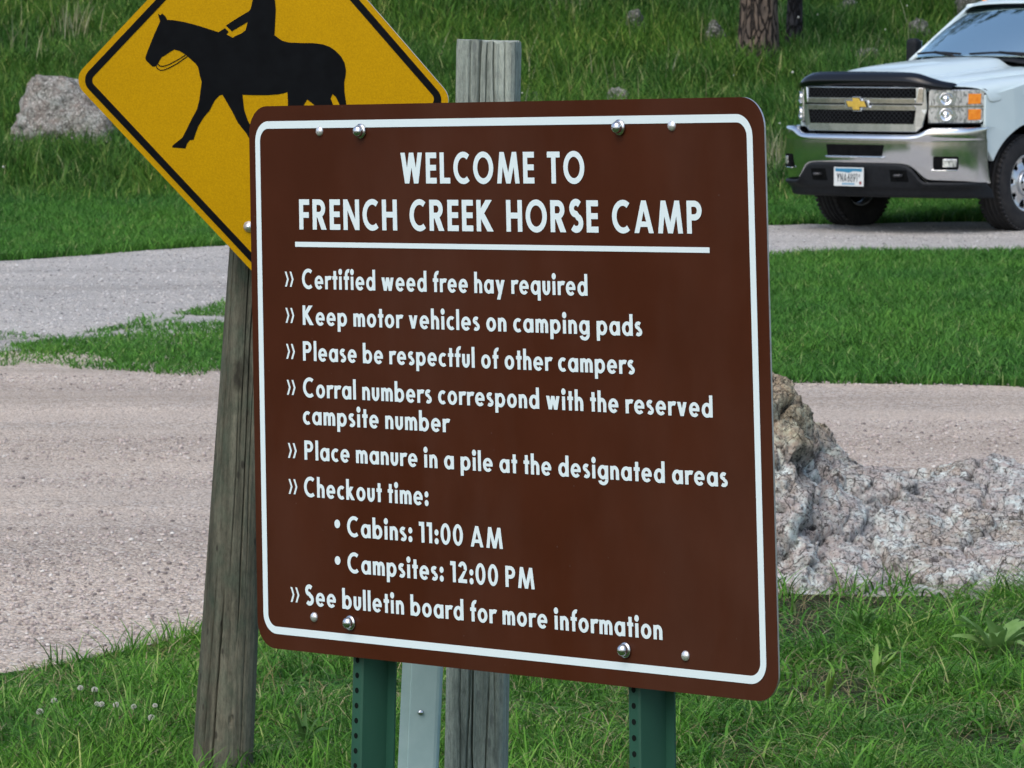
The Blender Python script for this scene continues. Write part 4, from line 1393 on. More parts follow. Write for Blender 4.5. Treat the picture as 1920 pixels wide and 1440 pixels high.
def pine(px, py, r, h, lean, label, bark, seed):
    c = at(px, py)
    root = empty("pine_tree", tuple(c))
    tag(root, label, "tree", None)
    rng = random.Random(seed)
    n, nz = 64, 160
    V, F = [], []
    for k in range(nz + 1):
        t = k / nz
        z = -.3 + (h + .3) * t ** 1.6
        rad = r * (1 - .85 * max(0, z) / h) * (1 + .35 * math.exp(-max(0, z + .1) * 3.5))
        for i in range(n):
            w = 2 * math.pi * i / n
            f1, f2 = 0, 0
            q = 1 + .05 * float(vnoise(math.cos(w) * 2, math.sin(w) * 2, z * .8, seed)) + .07 * abs(float(vnoise(w * 4.5, z * 1.3, 0, seed + 2))) * (1 if i < n - 2 else .5)
            V.append((math.cos(w) * rad * q + lean * z, math.sin(w) * rad * q, z))
    for k in range(nz):
        for i in range(n):
            j = (i + 1) % n
            F.append((k * n + i, k * n + j, (k + 1) * n + j, (k + 1) * n + i))
    mesh_obj("trunk", V, F, bark, root, smooth=True)
    # limbs high above the picture, each ending in sprays of needles
    lim, P = MB(), []
    for k in range(26):
        z = h * (.38 + .6 * k / 26)
        a = rng.random() * 6.28
        L = (h * .24) * (1.15 - .9 * k / 26)
        p0 = Vector((lean * z, 0, z))
        d = Vector((math.cos(a), math.sin(a), .12 + .3 * rng.random()))
        pts = [p0, p0 + d * L * .5, p0 + d * L + Vector((0, 0, .08 * L))]
        lim.tube(pts, [.05 * r / .2 * (1 - .5 * k / 26), .03, .012], 6)
        for q in range(34):
            u = .3 + .7 * rng.random()
            s = .22 * L
            P.append(p0 + d * (L * u) + Vector((rng.gauss(0, s * .6), rng.gauss(0, s * .6), rng.gauss(0, s * .35))))
    lim.build("limbs", bark, root, smooth=True)
    P = np.array([tuple(p) for p in P])
    V, T = [], []
    nr = np.random.default_rng(seed)
    m = 18
    for p in P:
        a = nr.standard_normal((m, 3)); a /= np.linalg.norm(a, axis=1)[:, None]
        b = np.cross(a, nr.standard_normal((m, 3))); b /= np.linalg.norm(b, axis=1)[:, None]
        L = .16 + .12 * nr.random(m)
        q = np.stack([p - b * .012, p + b * .012, p + a * L[:, None]], 1)
        V.append(q.reshape(-1, 3))
    V = np.concatenate(V)
    o = raw_mesh("crown", V, np.arange(len(V)).reshape(-1, 3), None, needle)
    o.parent = root
    return root
pine(1421, 128, .205, 13.0, .012, "thick pine trunk with furrowed reddish-brown bark at the foot of the hill", bark_material("reddish_pine_bark", (.15, .115, .09), (.022, .019, .018)), 3)
pine(1489, 86, .085, 9.0, .012, "thin dark charred-looking pine trunk standing right behind the thick one", bark_material("dark_bark", (.038, .038, .042), (.01, .01, .011)), 4)

# ================================================================== broad-leaved mullein and small weeds before the rock
leaf_mat = mottled("pale_felted_leaf", (.17, .31, .09), (.25, .41, .15), 30, .75, spec=.15)
_g = G(leaf_mat)
_t = _g.n("ShaderNodeBsdfTranslucent"); _t.inputs[0].default_value = (.16, .3, .08, 1)
_m = _g.n("ShaderNodeMixShader", i_0=.3)
_g.l(_g.b.outputs[0], _m.inputs[1]); _g.l(_t.outputs[0], _m.inputs[2]); _g.l(_m.outputs[0], _g.out.inputs[0])
def leaf_mesh(mb, base, az, L, w, rise, droop, fold=.25, twist=0):
    """one broad pointed leaf: arched midrib, blade folded up a little along it"""
    ex, up = Vector((math.cos(az), math.sin(az), 0)), Vector((0, 0, 1))
    side = Vector((-math.sin(az), math.cos(az), 0))
    n, V, F = 12, [], []
    for k in range(n + 1):
        t = k / n
        p = base + ex * (L * (t * math.cos(rise) + droop * .35 * t * t)) + up * (L * (t * math.sin(rise) - droop * .6 * t ** 2.4))
        ww = w * (math.sin(math.pi * min(1, (.06 + .94 * t)) ** .8) ** .85) * .5 * (1 + .16 * math.sin(11 * t + 3 * az))
        sd = (side * math.cos(twist * t) + up * math.sin(twist * t))
        nn = up * fold
        V += [p - sd * ww + nn * ww, p - sd * ww * .5 + nn * ww * .35, p, p + sd * ww * .5 + nn * ww * .35, p + sd * ww + nn * ww]
    for k in range(n):
        for j in range(4):
            F.append((k * 5 + j, k * 5 + j + 1, k * 5 + j + 6, k * 5 + j + 5))
    mb.add(V, F)
def mullein(px, py, s, n, seed, label, mat=None, cat="plant", name="mullein_plant", wide=.23):
    c = at(px, py)
    rng = random.Random(seed)
    root = empty(name, tuple(c + Vector((0, 0, .015 if wide < .2 else 0))))
    tag(root, label, cat)
    for k in range(n):
        mb = MB()
        az = 2.4 * k + rng.random()
        leaf_mesh(mb, Vector((.008 * math.cos(az), .008 * math.sin(az), .01)), az, s * (.75 + .5 * rng.random()), s * wide * (.85 + .3 * rng.random()),
                  R(42 + 38 * k / n + 10 * rng.random()), .1 + .95 * rng.random(), .3, rng.uniform(-.9, .9))
        mb.build("leaf", mat or leaf_mat, root, smooth=True)
mullein(1872, 1240, .15, 16, 2, "pale green broad-leaved plant before the rock at the right edge")
weed_mat = mottled("weed_leaf", (.06, .14, .035), (.1, .2, .05), 30, .7, spec=.2)
mullein(1614, 1200, .085, 9, 5, "small leafy green weed in the grass under the rock", weed_mat, "plant", "leafy_weed", wide=.15)
mullein(1548, 1330, .085, 8, 8, "bright little yellow-green tuft plant close to the sign's right edge", mottled("yellow_green_leaf", (.12, .22, .03), (.17, .28, .05), 30, .7), "plant", "leafy_weed", wide=.15)
mullein(1640, 1290, .10, 9, 9, "upright yellowish-green weed between the mullein and the brown sign", mottled("lime_leaf", (.12, .24, .03), (.16, .3, .05), 30, .7), "plant", "leafy_weed", wide=.15)
mullein(572, 1408, .08, 8, 10, "bright green low weed in the turf between the round post and the green post", weed_mat, "plant", "leafy_weed", wide=.15)

# white clover heads in the turf
petal = mottled("clover_petal", (.62, .63, .55), (.78, .78, .72), 200, .8, spec=.1)
stem_green = material("clover_stem", (.06, .13, .03), .7)
clover = [(178, 1287, "upper"), (102, 1309, "left"), (182, 1311, ""), (218, 1316, ""), (251, 1331, ""), (284, 1340, ""), (291, 1324, ""), (75, 1329, ""), (151, 1287, ""), (191, 1321, "")]
proto = None
def clover_flower():
    root = empty("clover_flower")
    mb = MB()
    rng = random.Random(3)
    for k in range(70):
        z = 1 - 1.75 * (k + .5) / 70
        a = 2.39996 * k
        r = math.sqrt(max(0, 1 - z * z))
        d = Vector((r * math.cos(a), r * math.sin(a), z))
        b = d.cross(Vector((.3, .5, .8))).normalized() * .0019
        p = d * .004
        q = d * (.0095 + .0012 * rng.random())
        mb.add([p - b, p + b, q + b * .8, q - b * .8], [(0, 1, 2, 3)])
        b = d.cross(b).normalized() * .0019
        mb.add([p - b, p + b, q + b * .8, q - b * .8], [(0, 1, 2, 3)])
    head = mb.build("flower_head", petal, root)
    st = MB().tube([(0, 0, -.09), (.004, 0, -.045), (0, 0, 0)], .001, 6).build("stem", stem_green, root)
    return root
proto = clover_flower()
clover_label = "small round white clover head in the turf left of the leaning post"
for i, (x, y, _) in enumerate(clover):
    c = at(x, y)
    c = at(x, y + 47)
    if i == 0:
        o = proto
    else:
        o = proto.copy(); COL.objects.link(o)
        for ch in proto.children:
            k = ch.copy(); COL.objects.link(k); k.parent = o
    o.location = c + Vector((0, 0, random.uniform(.045, .065)))
    o.rotation_euler = (random.uniform(-.3, .3), random.uniform(-.3, .3), random.random() * 6)
    s = random.uniform(.55, .95)
    o.scale = (s, s, s)
    tag(o, clover_label, "flower", "white clover heads in the turf")

# ================================================================== the white pickup truck
TH = R(42.3)
truck = empty("pickup_truck", (3.475, 40.7, float(terrain(3.475, 40.7)) + .012), math.pi - TH)   # local +y forward, -x driver's side, origin under the front axle
tag(truck, "white heavy-duty pickup truck with chrome bumper and black hood shield parked on the gravel", "pickup truck")
paint = material("white_car_paint", (.62, .66, .66), .35, spec=.5, coat=.6)
_g = G(paint); _g.color(_g.mix(_g.ramp(_g.noise(3, 5, .6, _g.coord()), [(.35, (0, 0, 0)), (.7, (1, 1, 1))]), (.55, .67, .69), (.60, .715, .73)))
paint.node_tree.nodes["Principled BSDF"].inputs["Coat Roughness"].default_value = .06
chrome = material("chrome", (.78, .79, .80), .1, 1.0)
_g = G(chrome); _g.roughness(_g.noise(25, 4, .6, _g.coord()), .07, .2)
satin = mottled("satin_chrome", (.56, .58, .58), (.64, .66, .66), 20, .24, metal=.95)
blackp = mottled("black_plastic", (.008, .0095, .012), (.013, .015, .018), 30, .6, spec=.2)
gloss_black = material("gloss_black_acrylic", (.003, .0035, .005), .12, spec=.35, coat=.12)
_g = G(gloss_black); _g.roughness(_g.noise(14, 3, .5, _g.coord()), .08, .2)
dark_in = mottled("dark_interior", (.004, .0045, .005), (.007, .0075, .008), 20, .9, spec=.05)
rubber = mottled("tyre_rubber", (.018, .018, .02), (.034, .033, .033), 12, .8, spec=.25)
alloy = mottled("polished_alloy", (.62, .64, .66), (.72, .73, .74), 14, .28, metal=.85)
clear_lens = material("clear_lens", (.62, .64, .64), .12, spec=.7, coat=.5)
_g = G(clear_lens)
_vv = _g.n("ShaderNodeTexVoronoi", i_Scale=75.0); _g.l(_g.coord((1, 1, .5)), _vv.inputs["Vector"])
_sp = _g.n("ShaderNodeSeparateColor"); _g.l(_vv.outputs["Color"], _sp.inputs[0])
_g.color(_g.ramp(_sp.outputs[0], [(.1, (.32, .34, .34)), (.45, (.66, .68, .68)), (.8, (.9, .92, .92))]))
_g.b.inputs["Metallic"].default_value = .55
amber = mottled("amber_lens", (.75, .2, .012), (.85, .3, .03), 30, .2, spec=.6)
gold = mottled("gold_emblem", (.6, .4, .06), (.72, .5, .1), 30, .32, metal=.35)
glass = material("window_glass", (.80, .98, .95), .04, 1.0)
_g = G(glass)
_tr = _g.n("ShaderNodeBsdfTransparent"); _tr.inputs[0].default_value = (.62, .68, .68, 1)
_mx = _g.n("ShaderNodeMixShader", i_0=.9)
_g.l(_tr.outputs[0], _mx.inputs[1]); _g.l(_g.b.outputs[0], _mx.inputs[2]); _g.l(_mx.outputs[0], _g.out.inputs[0])

def loft(name, rows, mat, parent=truck, mirror=True, smooth=True, bevel=0, subsurf=0, thick=0):
    """rows: list of polylines (equal length) given for the driver's half (x>=0 means outward); mirrored into a full sheet"""
    V, F = [], []
    full = []
    for r in rows:
        if mirror:
            full.append([(-x, y, z) for x, y, z in r[::-1]] + [(x, y, z) for x, y, z in (r[1:] if abs(r[0][0]) < 1e-6 else r)])
        else:
            full.append(list(r))
    n = len(full[0])
    for r in full:
        V += r
    for k in range(len(full) - 1):
        for i in range(n - 1):
            F.append((k * n + i, (k + 1) * n + i, (k + 1) * n + i + 1, k * n + i + 1))
    o = mesh_obj(name, V, F, mat, parent, smooth=smooth)
    if thick:
        s = o.modifiers.new("thickness", 'SOLIDIFY'); s.thickness = thick; s.offset = 0
    if subsurf:
        s = o.modifiers.new("subsurf", 'SUBSURF'); s.levels = s.render_levels = subsurf
    return o
def curve_y(x, f=1.0):
    """plan curve of the nose"""
    x = abs(x)
    return float(np.interp(x, [0, .3, .55, .62, .68, .76, .84, .92, .985], [1.0, .99, .955, .93, .885, .80, .70, .60, .48]))
def nose_panel(name, outline, mat, parent, off, depth=.03, step=.05, smooth=False, bevel=0.0):
    """a plate cut to an outline in (x, z), bent round the nose and given depth"""
    out = densify(outline, step)
    m = len(out)
    xs = [p[0] for p in out]; zs = [p[1] for p in out]
    V2, F2 = None, None
    pts = [Vector(p) for p in out]
    inner = []
    x = min(xs) + step
    while x < max(xs) - step * .3:
        zz = sorted({round(min(zs) + step * k, 4) for k in range(1, int((max(zs) - min(zs)) / step) + 1)})
        for z in zz:
            inside, near = False, False
            for i in range(m):
                (ax, ay), (bx, by) = out[i], out[(i + 1) % m]
                if (ay > z) != (by > z) and x < (bx - ax) * (z - ay) / (by - ay) + ax:
                    inside = not inside
                if math.hypot(ax - x, ay - z) < step * .45:
                    near = True
            if inside and not near:
                inner.append(Vector((x, z)))
        x += step
    r = delaunay_2d_cdt(pts + inner, [], [list(range(m))], 1, 1e-6)
    V2, F2 = r[0], r[2]
    n = len(V2)
    offf = off if callable(off) else (lambda x, z: off)
    V = [(p.x, curve_y(p.x) + offf(p.x, p.y), p.y) for p in V2] + [(p.x * .985, curve_y(p.x) + offf(p.x, p.y) - depth, p.y) for p in V2]
    F = []
    for t in F2:
        t = list(t)
        a, b, c = [Vector(V[i]) for i in t]
        if (b - a).cross(c - a).y < 0:
            t = t[::-1]
        F.append(tuple(t)); F.append(tuple(i + n for i in t[::-1]))
    # rim from the outline points (they come first in the triangulation output)
    e = len(V)
    V += [(x, curve_y(x) + offf(x, z), z) for x, z in out] + [(x * .985, curve_y(x) + offf(x, z) - depth, z) for x, z in out]
    for i in range(m):
        j = (i + 1) % m
        F.append((e + i, e + j, e + m + j, e + m + i))
    o = mesh_obj(name, V, F, mat, parent, smooth=smooth)
    bm = bmesh.new(); bm.from_mesh(o.data)
    bmesh.ops.remove_doubles(bm, verts=bm.verts, dist=1e-5)
    bmesh.ops.recalc_face_normals(bm, faces=bm.faces)
    bm.to_mesh(o.data); bm.free()
    if bevel:
        b = o.modifiers.new("bevel", 'BEVEL'); b.width, b.segments, b.limit_method, b.angle_limit = bevel, 3, 'ANGLE', R(40)
    return o
def rr2(x0, z0, x1, z1, r=.02, n=4):
    return rounded(x0, z0, x1, z1, r, n)

# ---- body shell: fender sides with wheel arches, rocker, cab lower body, bed (both sides as one shell)
ARCH_R, AX_Z = .485, .385
WB = 3.9
def side_outline():
    """body side in (y, z): nose to tail, arches cut out"""
    top = [(.57, 1.02), (.57, 1.10), (.40, 1.13), (.1, 1.19), (-.4, 1.255), (-1.6, 1.26), (-3.0, 1.27), (-3.02, 1.33), (-5.05, 1.36), (-5.1, 1.3)]
    bot = [(-5.12, .62)]
    rear = [(-WB + .5 * math.cos(R(a)), AX_Z + .5 * math.sin(R(a))) for a in np.linspace(194, -10, 22)]
    mid = [(-3.25, .46), (-.62, .44)]
    front = [(ARCH_R * math.cos(R(a)), AX_Z + ARCH_R * math.sin(R(a))) for a in np.linspace(176, 22, 24)]
    end = [(.53, .66), (.57, .86)]
    return top + bot + rear + mid + front + end
so = densify(side_outline(), .12)
V2, _, F2 = delaunay_2d_cdt([Vector(p) for p in so], [], [list(range(len(so)))], 1, 1e-6)[:3]
V, F = [], []
for sgn in (-1, 1):
    n0 = len(V)
    bul = lambda y, z: .965 + .035 * float(np.interp(z, [.45, .85, 1.1, 1.36], [0, 1, .9, .3])) - .048 * float(np.interp(y, [.25, .57], [0, 1]))
    V += [(sgn * bul(p.x, p.y), p.x, p.y) for p in V2]
    V += [(sgn * (bul(p.x, p.y) - .05), p.x, p.y) for p in V2]
    n = len(V2)
    for t in F2:
        t = tuple(t)
        F.append(tuple(i + n0 for i in t)); F.append(tuple(i + n0 + n for i in t[::-1]))
    e = len(V)
    V += [(sgn * bul(*p), p[0], p[1]) for p in so] + [(sgn * (bul(*p) - .05), p[0], p[1]) for p in so]
    m = len(so)
    for i in range(m):
        j = (i + 1) % m
        F.append((e + i, e + j, e + m + j, e + m + i))
body = mesh_obj("body", V, F, paint, truck)
bm = bmesh.new(); bm.from_mesh(body.data)
bmesh.ops.remove_doubles(bm, verts=bm.verts, dist=1e-5)
bmesh.ops.recalc_face_normals(bm, faces=bm.faces)
bm.to_mesh(body.data); bm.free()
b = body.modifiers.new("bevel", 'BEVEL'); b.width, b.segments, b.limit_method, b.angle_limit = .008, 2, 'ANGLE', R(50)
# fender tops: rounded shoulders running from the lamps to the doors
rows = []
FR = [(.962, .545), (.955, .565), (.930, .595), (.885, .645), (.80, .75), (.66, .905)]      # along the top of the headlight
for t, z0, xo in ((0, 1.150, 0), (.12, 1.165, 0), (.3, 1.19, 0), (.55, 1.225, 0), (.8, 1.25, 0), (1, 1.262, 0)):
    q = t ** 1.1
    back = [(1.008, -.62), (1.004, -.62), (.97, -.62), (.925, -.62), (.84, -.62), (.70, -.62)]
    zz = [-.12, -.035, -.006, .012, .020, .02]
    rows.append([(fx + (bx_ - fx) * min(1, q * 1.8) , fy + (by_ - fy) * q, z0 + dz) for (fx, fy), (bx_, by_), dz in zip(FR, back, zz)])
for s in (-1, 1):
    o = loft("fender_top", [[(s * x, y, z) for x, y, z in r] for r in rows], paint, mirror=False, subsurf=1, thick=.006)
# ---- hood with a raised power dome
rows = []
for y, zc, w in ((.985, 1.215, .60), (.955, 1.262, .615), (.90, 1.287, .64), (.72, 1.315, .69), (.40, 1.345, .725), (.0, 1.375, .745), (-.38, 1.395, .755), (-.47, 1.398, .755)):
    dome = np.interp(y, [-.5, .5, .85, .99], [.030, .042, .02, 0])
    pr = [(0, 0), (.25, -.002), (.40, -.008), (.47, -.028 - dome * .2), (.53, -.05 - dome * .6), (.62, -.052 - dome), (.70, -.045 - dome), (.94, -.058 - dome), (1.0, -.085 - dome), (1.005, -.12 - dome)]
    cyc = lambda fx: y - (1.0 - curve_y(fx * w)) * float(np.interp(y, [0, .9], [0, 1]))
    rows.append([(fx * w, cyc(fx), zc + dz * 1.0) for fx, dz in pr])
loft("hood", rows, paint, subsurf=2, thick=.008)
# ---- dark bug shield wrapped round the hood's front edge
rows = []
xs = [0, .2, .4, .52, .58, .635, .69, .74, .775, .79]
zt = [1.288, 1.288, 1.286, 1.280, 1.264, 1.242, 1.218, 1.205, 1.198, 1.180]
zb = [1.172, 1.172, 1.171, 1.168, 1.162, 1.154, 1.146, 1.142, 1.140, 1.142]
for t, o_ in ((0, -.035), (.16, .015), (.34, .038), (.6, .05), (.85, .045), (1, .028)):
    rows.append([(x, curve_y(x) + o_ - .01, a + (b - a) * t) for x, a, b in zip(xs, zt, zb)])
loft("hood_shield", rows, gloss_black, subsurf=2, thick=.006)
# ---- grille: satin chrome surround with two mesh openings
gr = empty("grille"); gr.parent = truck
def grille_frame():
    o = []
    fr = nose_panel("grille_surround", [(-.60, .845), (-.55, .805), (.55, .805), (.60, .845), (.635, .985), (.625, 1.165), (-.625, 1.165), (-.635, .985)], satin, truck, .005, .03, .045, bevel=.006)
    return fr
gf = grille_frame()
bpy.data.objects.remove(gr)
for z0, z1, x0, x1 in ((1.075, 1.156, .55, .55), (.868, .978, .55, .53)):
    op = nose_panel("grille_opening", [(-x1, z0), (x1, z0), (x0, z1), (-x0, z1)], dark_in, gf, .0085, .012, .05)
    mb = MB()
    zc = (z0 + z1) / 2
    hgt = z1 - z0
    stepx = .042
    k = -int(.62 / stepx) - 4
    while k * stepx < .64 + hgt:
        for sgn in (-1, 1):
            a = (k * stepx, z0 + .004); c2 = (k * stepx + sgn * hgt * .95, z1 - .004)
            pts = []
            for q in range(7):
                x = a[0] + (c2[0] - a[0]) * q / 6
                z = a[1] + (c2[1] - a[1]) * q / 6
                if abs(x) < x1 - .01:
                    pts.append((x, curve_y(x) + .012, z))
            if len(pts) > 1:
                mb.tube(pts, .0032, 5)
        k += 1
    mb.build("grille_mesh", blackp, gf)
nose_panel("grille_slot", rr2(-.60, 1.020, .60, 1.032, .004), dark_in, gf, .0088, .012, .05)
nose_panel("grille_bar", rr2(-.55, 1.036, .55, 1.071, .008), chrome, gf, .018, .012, .05, bevel=.005)
nose_panel("grille_bar", rr2(-.55, .982, .55, 1.016, .008), chrome, gf, .018, .012, .05, bevel=.005)
for s in (-1, 1):
    nose_panel("grille_end", [(s * .552, 1.034), (s * .614, 1.040), (s * .616, 1.160), (s * .572, 1.160)], chrome, gf, .016, .014, .04, bevel=.006)
# cross-shaped emblem
def bowtie(k):
    h, w = .042 * k, .105 * k
    a, bw = .036 * k, .021 * k + .004
    return [(-w + .018, bw), (-a - .004, bw), (-a + .004, h + .008), (a + .004, h + .008), (a - .002, bw), (w + .006, bw), (w - .018, -bw), (a + .004, -bw), (a - .004, -h - .008), (-a - .004, -h - .008), (-a + .002, -bw), (-w - .006, -bw)]
em = nose_panel("emblem", [(x, 1.026 + z) for x, z in bowtie(1.22)], satin, gf, .030, .016, .03, bevel=.003)
nose_panel("emblem_border", [(x, 1.026 + z) for x, z in bowtie(1.05)], blackp, em, .033, .005, .03)
nose_panel("emblem_face", [(x, 1.026 + z) for x, z in bowtie(.93)], gold, em, .041, .010, .03, bevel=.003)

# ---- headlights, wrapping round the corner
for s in (-1, 1):
    ol = [(s * .632, .868), (s * .925, .868), (s * .942, .89), (s * .948, 1.135), (s * .935, 1.152), (s * .640, 1.152)]
    hl = nose_panel("headlight", ol, blackp, truck, -.012, .05, .03)
    nose_panel("headlight_lens", [(s * .642, .878), (s * .922, .878), (s * .934, .895), (s * .940, 1.13), (s * .93, 1.144), (s * .648, 1.144)], clear_lens, hl, .004, .012, .03, bevel=.005)
    nose_panel("lamp_divider", [(s * .650, 1.004), (s * .938, 1.004), (s * .938, 1.018), (s * .650, 1.018)], chrome, hl, .010, .01, .03)
    for z0, z1 in ((.90, .988), (1.028, 1.112)):
        nose_panel("turn_signal", [(s * .862, z0), (s * .926, z0 + .004), (s * .928, z1), (s * .864, z1)], amber, hl, .009, .008, .02, bevel=.003)
        zc = (z0 + z1) / 2
        xb = s * .745
        MB().lathe([(.052, .004), (.052, .012), (.046, .014), (.036, .006), (.02, .002), (.017, .010), (.0, .014)], (xb, curve_y(xb) + .0045, zc), (s * .9, 1, 0), 24).build("lamp_reflector", chrome, hl, smooth=True)
        nose_panel("lamp_bezel", rr2(s * .745 - .055, zc - .052, s * .745 + .055, zc + .052, .048, 6), satin, hl, .0055, .006, .03)
# ---- chrome bumper
def bump_row(x0list, o_, z):
    return [(x, curve_y(x) + o_, z) for x in x0list]
bx = [0, .15, .3, .45, .55, .62, .68, .74, .80, .86, .91, .945, .965, .968]
def by(x):
    return float(np.interp(x, [0, .3, .55, .7, .82, .9, .945, .966, .968], [1.075, 1.065, 1.03, .985, .915, .84, .77, .68, .57]))
def topz(x):
    return float(np.interp(x, [0, .60, .68, 1], [.785, .785, .842, .842]))
def lowz(x):
    return float(np.interp(x, [0, .54, .63, 1], [.545, .545, .405, .405]))
rows = []
rows.append([(x, by(x) - .16, topz(x) - .004) for x in bx])
rows.append([(x, by(x) - .035, topz(x)) for x in bx])
rows.append([(x, by(x) - .008, topz(x) - .012) for x in bx])
rows.append([(x, by(x) + .0, topz(x) - .035) for x in bx])
for z, o_ in ((.752, -.002), (.745, -.012), (.725, -.012)):
    rows.append([(x, by(x) + o_, min(z, topz(x) - .04)) for x in bx])
for t in np.linspace(0.12, 1, 7):
    rows.append([(x, by(x) - .012 - .012 * t * t - .03 * t * t * t * (lowz(x) < .5), .725 + (lowz(x) - .725) * t) for x in bx])
rows.append([(x, by(x) - .075, lowz(x) - .012) for x in bx])
bumper = loft("front_bumper", rows, chrome, subsurf=2, thick=.004)
def onbump(x, z):
    return by(abs(x)) - curve_y(x) + .0
nose_panel("bumper_slot", [(-.275, .608), (.275, .608), (.29, .700), (-.30, .700)], dark_in, bumper, lambda x, z: by(abs(x)) - curve_y(x) - .008, .02, .05)
nose_panel("slot_lip", [(-.30, .590), (.285, .590), (.30, .606), (-.315, .606)], chrome, bumper, lambda x, z: by(abs(x)) - curve_y(x) + .002, .02, .05, bevel=.006)
for s in (-1, 1):
    lo, hi = .735, .885
    pk = [(s * lo, .505), (s * hi, .505), (s * (hi + .006), .525), (s * (hi + .006), .60), (s * hi, .612), (s * lo, .612), (s * (lo - .008), .60), (s * (lo - .008), .52)]
    po = nose_panel("fog_lamp", pk, dark_in, bumper, lambda x, z: by(abs(x)) - curve_y(x) - .006, .02, .03)
    nose_panel("fog_lamp_lens", [(s * .795, .527), (s * .882, .527), (s * .886, .594), (s * .795, .594)], clear_lens, po, lambda x, z: by(abs(x)) - curve_y(x) + .0, .015, .025, bevel=.008)
    nose_panel("fog_lamp_lip", [(s * .725, .492), (s * .885, .492), (s * .893, .505), (s * .717, .505)], chrome, po, lambda x, z: by(abs(x)) - curve_y(x) + .001, .012, .03, bevel=.004)
# ---- black lower valance, number plate, tow hooks
vz = lambda x: float(np.interp(x, [0, .535, .62, 1], [.552, .552, .405, .405]))
rows = [[(x, by(x) - .03, vz(x)) for x in bx], [(x, by(x) - .008, vz(x) - .012) for x in bx], [(x, by(x) - .014, vz(x) - .03) for x in bx],
        [(x, by(x) - .05, min(.385, vz(x) - .04)) for x in bx], [(x, by(x) - .06, .350) for x in bx], [(x, by(x) - .085, .343) for x in bx], [(x, by(x) - .095, .285) for x in bx], [(x, by(x) - .13, .275) for x in bx]]
val = loft("lower_valance", rows, blackp, subsurf=1, thick=.006)
for s in (-1, 1):
    x0 = s * .41 - .02
    hk = nose_panel("tow_hook_recess", [(x0 - .085, .405), (x0 + .085, .405), (x0 + .08, .500), (x0 - .08, .500)], dark_in, val, lambda x, z: by(abs(x)) - curve_y(x) - .012 - .3 * (.5 - z), .012, .04)
    MB().tube([(x0 - .035, by(abs(x0)) - .02, .458), (x0 - .02, by(abs(x0)) + .01, .456), (x0 + .02, by(abs(x0)) + .01, .456), (x0 + .035, by(abs(x0)) - .02, .458)], .011, 8).build("tow_hook", mottled("worn_black_steel", (.03, .032, .035), (.07, .07, .075), 40, .5), hk, smooth=True)
PX, PZ, PW, PH = .035, .515, .305, .152
plate_white = mottled("plate_white", (.56, .6, .6), (.64, .67, .67), 60, .45)
plate_blue = mottled("plate_blue", (.02, .16, .3), (.03, .22, .36), 60, .45)
pl_y = by(0) + .010
plate = empty("x"); bpy.data.objects.remove(plate)
def plate_poly(name, polys, mat, parent, off, tris=None):
    """flat shapes on the number plate; x runs to the reader's right"""
    V, F = tri2d(polys) if tris is None else tris
    tilt = .09
    vs = [(PX + PW / 2 - p[0], pl_y + off - (p[1]) * tilt * 0, PZ - p[1]) for p in V]
    fs = []
    for t in F:
        t = list(t)
        a, b, c = [Vector(vs[i]) for i in t]
        fs.append(tuple(t if (b - a).cross(c - a).y > 0 else t[::-1]))
    return mesh_obj(name, vs, fs, mat, parent)
pb_ = MB().box((PX, pl_y - .004, PZ - PH / 2), (PW, .006, PH)).build("number_plate", plate_white, truck, bevel=.0025)
band = [(0.012, .008), (PW - .012, .008), (PW - .016, .034), (PW * .66, .030), (PW * .5, .044), (PW * .36, .038), (.018, .034)]
plate_poly("plate_band", [band], plate_blue, pb_, .0006)
plate_poly("plate_strip", [rect(.085, PH - .026, PW - .09, PH - .012)], mottled("plate_pale_blue", (.1, .26, .4), (.2, .36, .48), 60, .5), pb_, .0006)
ink = mottled("plate_ink", (.02, .03, .04), (.04, .05, .06), 60, .5)
S_sv, T_sv = S_, T_
S_, T_ = .17, .14
v, f = text_tris("YNA6891", .032, PW - .062, .117, .068)
plate_poly("plate_characters", None, ink, pb_, .0012, tris=(v, f))
v, f = text_tris("F", PW - .048, PW - .030, .080, .026)
plate_poly("plate_letter", None, ink, pb_, .0012, tris=(v, f))
S_, T_ = S_sv, T_sv
plate_poly("plate_sticker", [rect(PW - .042, PH - .040, PW - .02, PH - .016)], mottled("sticker_red", (.18, .01, .015), (.24, .02, .02), 60, .5), pb_, .0008)

# ---- cab: roof, pillars, windshield, side windows
def lerp(a, b, t):
    return a + (b - a) * t
ws_bot = [(0, -.50, 1.40), (.35, -.52, 1.398), (.62, -.60, 1.39), (.77, -.70, 1.375)]
ws_top = [(0, -1.20, 1.835), (.3, -1.22, 1.832), (.52, -1.27, 1.822), (.635, -1.33, 1.80)]
rows = [[tuple(lerp(a, b, t) + (.03 * math.sin(math.pi * t) if i == 1 else (.012 * math.sin(math.pi * t) if i == 2 else 0)) for i, (a, b) in enumerate(zip(p, q))) for p, q in zip(ws_bot, ws_top)] for t in np.linspace(0, 1, 6)]
wshield = loft("windshield", rows, glass, subsurf=1, thick=.005)
